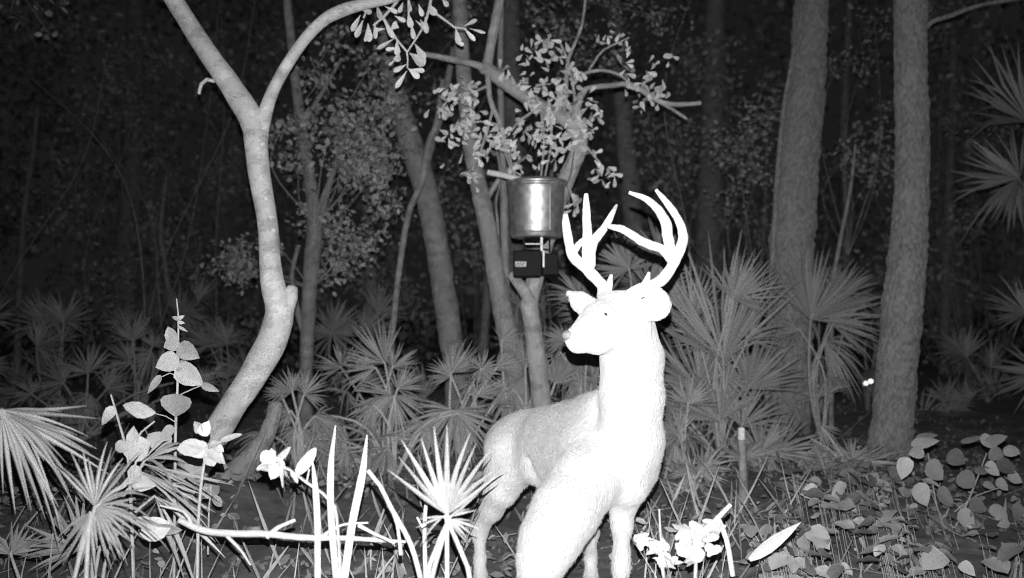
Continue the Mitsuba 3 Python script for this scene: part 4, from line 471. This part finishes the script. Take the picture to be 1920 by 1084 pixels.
for k in range(900):   # small leaves of low plants, in tufts
    if k % 8 == 0: tx, td = rw.uniform(-.5, .5), rw.uniform(5.2, 9.8)
    d = td + rw.gauss(0, .12); x = tx * d + rw.gauss(0, .12); z = float(ground_z(x, d)) + rw.uniform(.01, .2); a = rw.uniform(0, 6.28); L = rw.uniform(.03, .09); b = np.array([x, d, z])
    U.append(leaf(b, b + L * np.array([math.cos(a), math.sin(a) * .6, rw.gauss(-.1, .3)]), L * rw.uniform(.3, .75), rw.choice(['oval', 'lance', 'heart']), rw, toward=(0, -1, .6), roll=rw.gauss(0, .7), curl=.3, wave=.15))
m, u = join(U); solo('low_foliage', m, 'leaf_mid', 'small broad leaves of low seedlings over the forest floor', None, uv=u, kind='stuff')

# ------------------------------------------------------------------ the feeder
fc = np.array((0.19, 8.1, 2.373)); fx, fy, ft = fc; fb = (0.19, 8.1, 1.943)[2]; FEED = thing('game_feeder', 'galvanised metal bucket game feeder with a black motor box below, hanging in the oak', 'feeder')
def lathe(prof, n=64):
    prof = np.array(prof); a = np.arange(n) * 2 * np.pi / n
    v = np.stack([fx + prof[:, :1] * np.cos(a), fy + prof[:, :1] * np.sin(a), np.repeat(prof[:, 1:], n, 1)], -1).reshape(-1, 3)
    i, j = np.meshgrid(np.arange(len(prof) - 1), np.arange(n), indexing='ij')
    return v, np.stack([i * n + j, i * n + (j + 1) % n, (i + 1) * n + (j + 1) % n, (i + 1) * n + j], -1).reshape(-1, 4)
R1, R0 = 0.2222, 0.1975; hgt = ft - fb
put('bucket', lathe([(.002, fb), (R0 - .01, fb), (R0, fb + .012), (R0 + .003, fb + .03), (R0 + .008, fb + .036), (R0 + .004, fb + .042), (R0 + .006, fb + .06)] + [(R0 + (R1 - R0) * t, fb + hgt * t) for t in (.2, .4, .6, .8, .9)] + [(R1 + .005, ft - .035), (R1 + .001, ft - .03), (R1, ft - .01)]), 'galvanised', FEED, smooth=40)
put('lid', lathe([(R1 - .004, ft - .02), (R1 + .012, ft - .016), (R1 + .017, ft - .006), (R1 + .014, ft + .006), (R1 + .004, ft + .012), (R1 * .7, ft + .028), (.04, ft + .04), (.001, ft + .042)]), 'galvanised', FEED, smooth=50)
def box(x0, x1, y0, y1, z0, z1, r=.004):
    m = trimesh.creation.box((x1 - x0, y1 - y0, z1 - z0)); m = trimesh.convex.convex_hull(np.vstack([m.vertices * 1.0 + np.sign(m.vertices) * d for d in ([0, -r, -r], [-r, 0, -r], [-r, -r, 0])]))
    m.apply_translation(((x0 + x1) / 2, (y0 + y1) / 2, (z0 + z1) / 2)); return m
s = 0.004115
put('seam', box(fx + .093, fx + .101, fy - R0 * .89 - .02, fy - R0 * .89 + .02, fb + .05, ft - .04, .002), 'steel', FEED)
put('funnel', lathe([(.001, fb - .005), (.1, fb - .005), (.06, fb - .05), (.03, fb - .052), (.03, fb - .09), (.001, fb - .09)]), 'black_plastic', FEED, smooth=30)
for q in (-1, 1): put('bracket', box(fx + q * 24 * s - .008, fx + q * 24 * s + .008, fy - .06, fy - .054, fb - .115, fb - .004, .002), 'black_plastic', FEED)
put('bracket', box(fx + 6 * s, fx + 11 * s, fy - .13, fy - .125, fb - .115, fb - .003, .002), 'steel', FEED)
put('spinner_plate', lathe([(.001, fb - .094), (.09, fb - .094), (.094, fb - .085), (.09, fb - .09), (.001, fb - .0905)]), 'steel', FEED, smooth=30)
put('crossbar', box(fx - 22 * s, fx + 9 * s, fy - .135, fy - .128, fb - .062, fb - .05, .002), 'steel', FEED)
bt, bb = fb - .105, (0.189, 8.1, 1.638)[2]
BX = put('motor_box', box(fx - 44 * s, fx + 9 * s, fy - .14, fy + .1, bb, bt, .008), 'black_plastic', FEED)
put('battery_box', box(fx + 9 * s + .003, fx + 40 * s, fy - .09, fy + .1, bb + .012, bt - .02, .008), 'black_plastic', FEED)
put('latch', box(fx + 10 * s, fx + 14 * s, fy - .15, fy - .143, bb + .07, bt - .0, .002), 'steel', FEED)
lx, lz = (0.066, 8.1, 1.733)[0], (0.066, 8.1, 1.733)[2]
LB = put('label_plate', box(lx - .042, lx + .042, fy - .1465, fy - .142, lz - .02, lz + .02, .001), 'label_paper', BX)
put('printed_mark', join([(*tube([(lx - .034 + q * .022, fy - .1475, lz - .011, .0035), (lx - .026 + q * .022, fy - .1475, lz + .0, .0035), (lx - .02 + q * .022, fy - .1475, lz + .011, .003)], 5, .01), np.zeros((1, 2))) for q in range(3)])[0], 'black_plastic', BX)
for w_ in ([(fx + R1 + .012, fy, ft - .01, .003), (0.465, 8.3, 2.47) + (.005,), (0.506, 8.55, 2.679) + (.005,)], [(fx - R1 - .012, fy, ft - .01, .003), (0.008, 8.3, 2.441) + (.003,), (-0.044, 8.6, 2.687) + (.003,)], [(fx + R1 + .012, fy, ft - .02, .004), (fx + R1 + .03, fy - .02, ft - .08, .004), (fx + R1 + .02, fy - .03, ft - .25, .003)]):
    put('hanger_wire', tube(w_, 5), 'steel', FEED, smooth=True)
solo('broken_stick', tube([(-0.187, 7.98, 2.435, 0.02027), (-0.081, 7.98, 2.415, 0.0223), (0.061, 7.98, 2.382, 0.02027), (0.163, 7.98, 2.374, 0.01216)], 8, .03, .15), 'dry_stick', 'pale broken stick lying on the lid of the metal bucket feeder', 'stick', smooth=True)

# ------------------------------------------------------------------ the buck
def field_new(lo, hi, h):
    n = np.ceil((np.array(hi) - np.array(lo)) / h).astype(int) + 1
    return dict(lo=np.array(lo, float), h=h, n=n, d=np.full(n, 1.0, np.float32))
def block(F, lo, hi):
    a = np.clip(np.floor((np.array(lo) - F['lo']) / F['h']).astype(int), 0, F['n'] - 1); b = np.clip(np.ceil((np.array(hi) - F['lo']) / F['h']).astype(int) + 1, 1, F['n'])
    sl = tuple(slice(x, y) for x, y in zip(a, b)); g = np.meshgrid(*[F['lo'][k] + F['h'] * np.arange(a[k], b[k]) for k in range(3)], indexing='ij')
    return sl, np.stack(g, -1)
def blend(F, sl, d, k, cut=False):
    o = F['d'][sl]
    if cut: d = -d; h = np.clip(.5 - .5 * (d - o) / k, 0, 1); F['d'][sl] = o * h + d * (1 - h) + k * h * (1 - h)
    else: h = np.clip(.5 + .5 * (o - d) / k, 0, 1); F['d'][sl] = o * (1 - h) + d * h - k * h * (1 - h)
def cone(F, p, q, r0, r1, k=.03, flat=None, cut=False):
    """tapered limb from p to q; flat = (axis, factor): thinner along that axis"""
    p, q = np.array(p, float), np.array(q, float); R = max(r0, r1) + k + .03
    sl, X = block(F, np.minimum(p, q) - R, np.maximum(p, q) + R); ba = q - p; t = np.clip(((X - p) @ ba) / (ba @ ba), 0, 1); W = X - (p + t[..., None] * ba)
    if flat is not None: ax = unit(flat[0]); W = W + (W @ ax)[..., None] * ax * (1 / flat[1] - 1)
    d = np.linalg.norm(W, axis=-1) - (r0 + (r1 - r0) * t)
    blend(F, sl, d, k, cut)
def chain(F, pts, k=.03, **kw):
    for a, b in zip(pts[:-1], pts[1:]): cone(F, a[:3], b[:3], a[3], b[3], k, **kw)
def egg(F, c, axes, radii, k=.05, cut=False):
    c = np.array(c, float); M = np.array([unit(a) for a in axes]); R = max(radii) + k
    sl, X = block(F, c - R, c + R); L = (X - c) @ M.T; r = np.array(radii); k0 = np.linalg.norm(L / r, axis=-1); k1 = np.linalg.norm(L / r**2, axis=-1)
    blend(F, sl, k0 * (k0 - 1) / (k1 + 1e-9), k, cut)
def surface(F):
    """Surface nets: the mesh where the field is zero."""
    d = F['d']; s = d < 0; n = np.array(d.shape); idx = -np.ones(n - 1, int); acc, cnt = np.zeros((*(n - 1), 3), np.float32), np.zeros(n - 1, np.float32)
    C = [(a, b, c) for a in (0, 1) for b in (0, 1) for c in (0, 1)]; cut = lambda o: tuple(slice(o[k], n[k] - 1 + o[k]) for k in range(3))
    for a in C:
        for ax in range(3):
            if a[ax]: continue
            b = list(a); b[ax] = 1; A, B = d[cut(a)], d[cut(b)]; x = (A < 0) != (B < 0); t = np.where(x, A / np.where(x, A - B, 1), 0)
            off = np.zeros((*(n - 1), 3), np.float32); off[...] = a; off[..., ax] = t; acc += off * x[..., None]; cnt += x
    on = cnt > 0; idx[on] = np.arange(on.sum()); v = F['lo'] + F['h'] * (np.argwhere(on) + acc[on] / cnt[on][:, None]); faces = []
    for ax in range(3):
        u, w = (ax + 1) % 3, (ax + 2) % 3; sa = [slice(1, -1)] * 3; sb = [slice(1, -1)] * 3; sa[ax] = slice(0, -1); sb[ax] = slice(1, None)
        A, B = s[tuple(sa)], s[tuple(sb)]; e = np.argwhere(A != B); 
        if not len(e): continue
        e = e + np.array([0 if k == ax else 1 for k in range(3)]); inside = s[tuple(e.T)]
        def at_(du, dw): q = e.copy(); q[:, u] -= du; q[:, w] -= dw; return idx[tuple(q.T)]
        q = np.stack([at_(1, 1), at_(0, 1), at_(0, 0), at_(1, 0)], 1); q[~inside] = q[~inside][:, ::-1]; faces.append(q)
    f = np.vstack(faces); f = np.vstack([f[:, [0, 1, 2]], f[:, [0, 2, 3]]]); return v, f

BUCK = thing('buck', 'large white-lit antlered buck standing in the clearing with its head turned back', 'deer')
F = field_new((-.42, 3.85, -.02), (.86, 5.55, 1.62), .0095)
fw, la, up = np.array([.6, -.8, 0]), np.array([.8, .6, 0]), np.array([0, 0, 1.])
egg(F, (0.443, 4.56, 0.734), (fw, la, up), (.24, .145, .2), .05)                      # rib cage
egg(F, (0.262, 4.8, 0.728), (fw, la, up), (.3, .15, .185), .08)                        # barrel and belly
egg(F, (0.031, 5.08, 0.702), (fw, la, up), (.2, .145, .165), .07)                       # rump
egg(F, (0.415, 4.55, 0.885), (fw, la, up), (.16, .07, .11), .08)                       # withers
egg(F, (0.15, 4.95, 0.834), (fw, la, up), (.2, .08, .075), .07)                       # loin
chain(F, [(0.47, 4.38, 0.652, 0.1046), (0.493, 4.37, 0.819, 0.1288), (0.49, 4.3, 1.023, 0.1234), (0.484, 4.26, 1.177, 0.1201), (0.467, 4.24, 1.29, 0.09909), (0.435, 4.22, 1.346, 0.08575)], .05)   # neck
# forelegs
chain(F, [(0.461, 4.42, 0.746, 0.1123), (0.474, 4.42, 0.646, 0.08084), (0.465, 4.42, 0.557, 0.05389), (0.46, 4.42, 0.468, 0.04042), (0.458, 4.42, 0.346, 0.03144), (0.457, 4.42, 0.288, 0.03368), (0.457, 4.42, 0.246, 0.02245), (0.459, 4.42, 0.102, 0.02021), (0.459, 4.42, 0.053, 0.0247), (0.44, 4.36, 0.027, 0.02215)], .035)
chain(F, [(0.374, 4.4, 0.744, 0.1162), (0.296, 4.3, 0.665, 0.1311), (0.211, 4.18, 0.568, 0.1274), (0.145, 4.1, 0.47, 0.1125), (0.107, 4.06, 0.383, 0.0825), (0.086, 4.05, 0.308, 0.04938), (0.078, 4.05, 0.237, 0.03909), (0.078, 4.3, 0.104, 0.03058), (0.074, 4.3, 0.028, 0.0284), (0.069, 4.3, -0.01, 0.03277), (0.048, 4, 0.056, 0.02845)], .05)
# hind legs: thigh, stifle, hock, shank
chain(F, [(-0.02, 5.02, 0.702, 0.1122), (-0.025, 5.02, 0.601, 0.1046), (-0.051, 5.03, 0.516, 0.07666), (-0.098, 5.1, 0.409, 0.04923), (-0.149, 5.18, 0.316, 0.03421), (-0.16, 5.2, 0.278, 0.03302), (-0.157, 5.18, 0.147, 0.02368), (-0.154, 5.16, 0.074, 0.02621), (-0.165, 5.1, 0.043, 0.02332)], .04)
chain(F, [(0.134, 5.1, 0.692, 0.114), (0.203, 5.02, 0.601, 0.102), (0.268, 5, 0.528, 0.07112), (0.334, 5, 0.435, 0.04318), (0.373, 5.02, 0.356, 0.03315), (0.384, 5.1, 0.294, 0.03109), (0.372, 4.98, 0.193, 0.02277), (0.371, 4.96, 0.123, 0.0252), (0.356, 4.9, 0.094, 0.0224)], .04)
cone(F, (0.013, 4.95, 0.624), (0.135, 4.85, 0.638), .06, .06, .06)                         # flank
cone(F, (0.196, 4.85, 0.741), (0.337, 4.5, 0.758), .15, .15, .09); cone(F, (0.28, 4.8, 0.864), (0.399, 4.5, 0.94), .085, .09, .08)   # shoulder blade
chain(F, [(0.04, 5.24, 0.793, 0.05324), (0.013, 5.3, 0.706, 0.04847), (0.013, 5.32, 0.569, 0.03243)], .04)            # tail
# head, muzzle, jaw, ears
cone(F, (0.422, 4.2, 1.354), (0.336, 4.13, 1.314), .083, .07, .03)
chain(F, [(0.345, 4.14, 1.329, 0.07151), (0.299, 4.09, 1.284, 0.06026), (0.247, 4.05, 1.26, 0.04527)], .03)
chain(F, [(0.426, 4.2, 1.282, 0.07255), (0.339, 4.12, 1.245, 0.04605), (0.255, 4.05, 1.235, 0.03086)], .03)
cone(F, (0.384, 4.2, 1.388), (0.469, 4.2, 1.393), .05, .05, .03)
cone(F, (0.371, 4.24, 1.432), (0.366, 4.24, 1.458), .026, .024, .02); cone(F, (0.48, 4.18, 1.431), (0.497, 4.18, 1.443), .026, .024, .02)   # pedicles
en = unit((.3, -.9, .2)); e1 = unit(np.array((.95, .3, .12)) - en * np.dot(en, (.95, .3, .12)))
cone(F, (0.467, 4.18, 1.367), (0.534, 4.17, 1.388), .05, .045, .03)
egg(F, (0.558, 4.16, 1.394), (e1, en, np.cross(e1, en)), (.082, .024, .074), .02)
cone(F, (0.326, 4.28, 1.367), (0.28, 4.31, 1.403), .052, .042, .02, flat=((0, 1, 0), .55)); cone(F, (0.28, 4.31, 1.403), (0.233, 4.33, 1.442), .042, .014, .015, flat=((0, 1, 0), .5))
egg(F, (0.509, 4.105, 1.41), (unit((.9, 0, .35)), (0, 1, 0), unit((-.35, 0, .9))), (.02, .02, .009), .006, cut=True)
# furrows: flank behind the thigh, groove between the forelegs and the brisket
cone(F, (0.077, 4.77, 0.679), (0.106, 4.77, 0.549), .02, .03, .05, cut=True)
v, f = surface(F)
n_ = meshkit.fbm(v * [22, 22, 16], 3, 4) - .5; mesh = trimesh.Trimesh(v, f, process=False); mesh.vertices = v + mesh.vertex_normals * (n_ * .007)[:, None]
trimesh.smoothing.filter_taubin(mesh, iterations=4)
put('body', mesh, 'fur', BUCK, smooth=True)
hr = np.random.default_rng(3); N = 42000; pts_, fi = trimesh.sample.sample_surface(mesh, N, seed=4); fn = mesh.face_normals[fi]
flow = np.array([-.5, .65, -.75]) + hr.normal(size=(N, 3)) * .35; flow -= fn * (flow * fn).sum(1, keepdims=True); flow /= np.linalg.norm(flow, axis=1, keepdims=True) + 1e-9
Lh = hr.uniform(.009, .022, (N, 1)); sd = np.cross(flow, fn); face_ = (pts_ - np.array((0.4, 4.15, 1.329))); near = np.linalg.norm(face_, axis=1, keepdims=True) < .25; Lh = np.where(near, Lh * .3, Lh)
p0 = pts_ - fn * .002; tipv = p0 + flow * Lh * .9 + fn * Lh * hr.uniform(.25, .6, (N, 1)); hv_ = np.stack([p0 - sd * .0011, p0 + sd * .0011, tipv], 1).reshape(-1, 3)
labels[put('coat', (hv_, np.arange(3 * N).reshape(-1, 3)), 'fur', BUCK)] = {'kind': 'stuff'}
def antler(paths): return put('antler', tubes([[(*q[:3], q[3] * 1.12) for q in p] for p in paths], sides=10, step=.012, rough=.2, scale=42.), 'antler', BUCK, smooth=True)
antler([[(0.373, 4.24, 1.423, 0.028), (0.371, 4.24, 1.44, 0.02585), (0.366, 4.24, 1.468, 0.02262), (0.302, 4.24, 1.533, 0.02046), (0.245, 4.22, 1.584, 0.01929), (0.223, 4.18, 1.652, 0.01699), (0.215, 4.15, 1.698, 0.01476), (0.21, 4.12, 1.744, 0.008372)], [(0.31, 4.23, 1.526, 0.01934), (0.308, 4.23, 1.569, 0.02042), (0.303, 4.23, 1.673, 0.01827), (0.301, 4.23, 1.759, 0.01504), (0.297, 4.2, 1.835, 0.006401)],
        [(0.311, 4.22, 1.543, 0.01929), (0.318, 4.22, 1.607, 0.01929), (0.331, 4.22, 1.646, 0.01715), (0.375, 4.24, 1.704, 0.014), (0.402, 4.22, 1.754, 0.01072), (0.427, 4.28, 1.797, 0.005436)], [(0.242, 4.21, 1.59, 0.01283), (0.266, 4.21, 1.63, 0.01069), (0.293, 4.2, 1.651, 0.01067), (0.316, 4.2, 1.658, 0.008535)], [(0.382, 4.22, 1.436, 0.01715), (0.392, 4.22, 1.474, 0.01286), (0.393, 4.16, 1.506, 0.005283)]])
antler([[(0.48, 4.18, 1.422, 0.02761), (0.493, 4.18, 1.437, 0.02548), (0.529, 4.2, 1.455, 0.0224), (0.575, 4.22, 1.472, 0.02251), (0.622, 4.22, 1.509, 0.02251), (0.658, 4.2, 1.578, 0.02134), (0.677, 4.17, 1.636, 0.01907), (0.672, 4.14, 1.687, 0.01788), (0.639, 4.1, 1.742, 0.01458), (0.602, 4.08, 1.786, 0.0114), (0.558, 4.06, 1.834, 0.005156)],
        [(0.649, 4.2, 1.559, 0.0192), (0.634, 4.2, 1.606, 0.02027), (0.624, 4.2, 1.67, 0.02027), (0.618, 4.2, 1.713, 0.0192), (0.593, 4.22, 1.767, 0.01608), (0.546, 4.24, 1.816, 0.01292), (0.477, 4.26, 1.847, 0.006493)], [(0.645, 4.2, 1.564, 0.0192), (0.594, 4.17, 1.611, 0.01801), (0.517, 4.13, 1.636, 0.01574), (0.44, 4.08, 1.678, 0.01347), (0.37, 4.04, 1.691, 0.007183)], [(0.501, 4.18, 1.437, 0.01699), (0.529, 4.15, 1.477, 0.01265), (0.538, 4.12, 1.515, 0.005233)]])
def ball(c, r, axes=None):
    m = trimesh.creation.icosphere(3, 1.0); v = np.array(m.vertices) * np.array(r)
    if axes is not None: v = v @ np.array([unit(a) for a in axes])
    return v + np.array(c), np.array(m.faces)
put('nose', ball((0.215, 4.035, 1.27), (.024, .026, .02)), 'nose_skin', BUCK, smooth=True)
put('eye', ball((0.358, 4.078, 1.346), (.016, .014, .015)), 'eye_shine', BUCK, smooth=True)
put('ear_shade', ball((0.51, 4.133, 1.412), (.017, .006, .0062), (unit((.9, 0, .38)), (0, 1, 0), unit((-.38, 0, .9)))), 'ear_shade_tone', BUCK, smooth=True)  # dark plug in the ear slit, its shade put into the colour
for q in ((0.44, 4.36, 0.027), (0.048, 4, 0.056), (-0.165, 5.1, 0.043), (0.356, 4.9, 0.094)):
    gz = float(ground_z(q[0], q[1] - .03)); pr = [[(q[0] + sx, q[1], gz + .06), (q[0] + sx * 1.2, q[1] + .035, gz), (q[0] + sx * 1.2, q[1] - .06, gz), (q[0] + sx * .6, q[1] - .02, gz + .065), (q[0], q[1] + .03, gz), (q[0], q[1] - .06, gz), (q[0], q[1] + .01, gz + .06)] for sx in (-.028, .028)]
    put('hoof', trimesh.util.concatenate([trimesh.convex.convex_hull(np.array(p) + [0, 0, -.004]) for p in pr]), 'hoof', BUCK)

# the other animal: hardly more than its eyes in the dark behind the far right trunk
OTHER = thing('shadowed_animal', 'dark animal in the shade behind the far right trunk, two eyes shining white', 'animal')
c = np.array((4.573, 13.5, 0.447)); F = field_new(c + (-.35, -.3, -.75), c + (.9, 1.5, .4), .02)
cone(F, c + (0, 0, .02), c + (-.02, -.1, -.05), .07, .04, .03); cone(F, c + (.02, .03, 0), c + (.22, .22, .06), .07, .12, .05); cone(F, c + (.25, .3, .04), c + (.4, 1.0, .02), .15, .15, .05)
for dx, dy in ((.2, .3), (.36, .28), (.32, .98), (.5, .96)):
    gz = float(ground_z(c[0] + dx, c[1] + dy)); cone(F, c + (dx, dy, 0), np.array([c[0] + dx, c[1] + dy, (c[2] + gz) / 2]), .09, .04, .03); cone(F, np.array([c[0] + dx, c[1] + dy, (c[2] + gz) / 2]), np.array([c[0] + dx, c[1] + dy, gz]), .04, .03, .03)
for sx in (-1, 1): cone(F, c + (sx * .05, .02, .06), c + (sx * .13, .04, .13), .03, .025, .02)
put('body', surface(F), 'dark_fur', OTHER, smooth=True)
put('eye', ball((4.505, 13.4, 0.474), (.046, .008, .042), ((.947, -.32, .02), (.32, .945, -.065), (0, .068, .998))), 'eye_shine', OTHER, smooth=True); put('eye', ball((4.57, 13.4, 0.501), (.046, .008, .042), ((.947, -.32, .02), (.32, .945, -.065), (0, .068, .998))), 'eye_shine', OTHER, smooth=True)
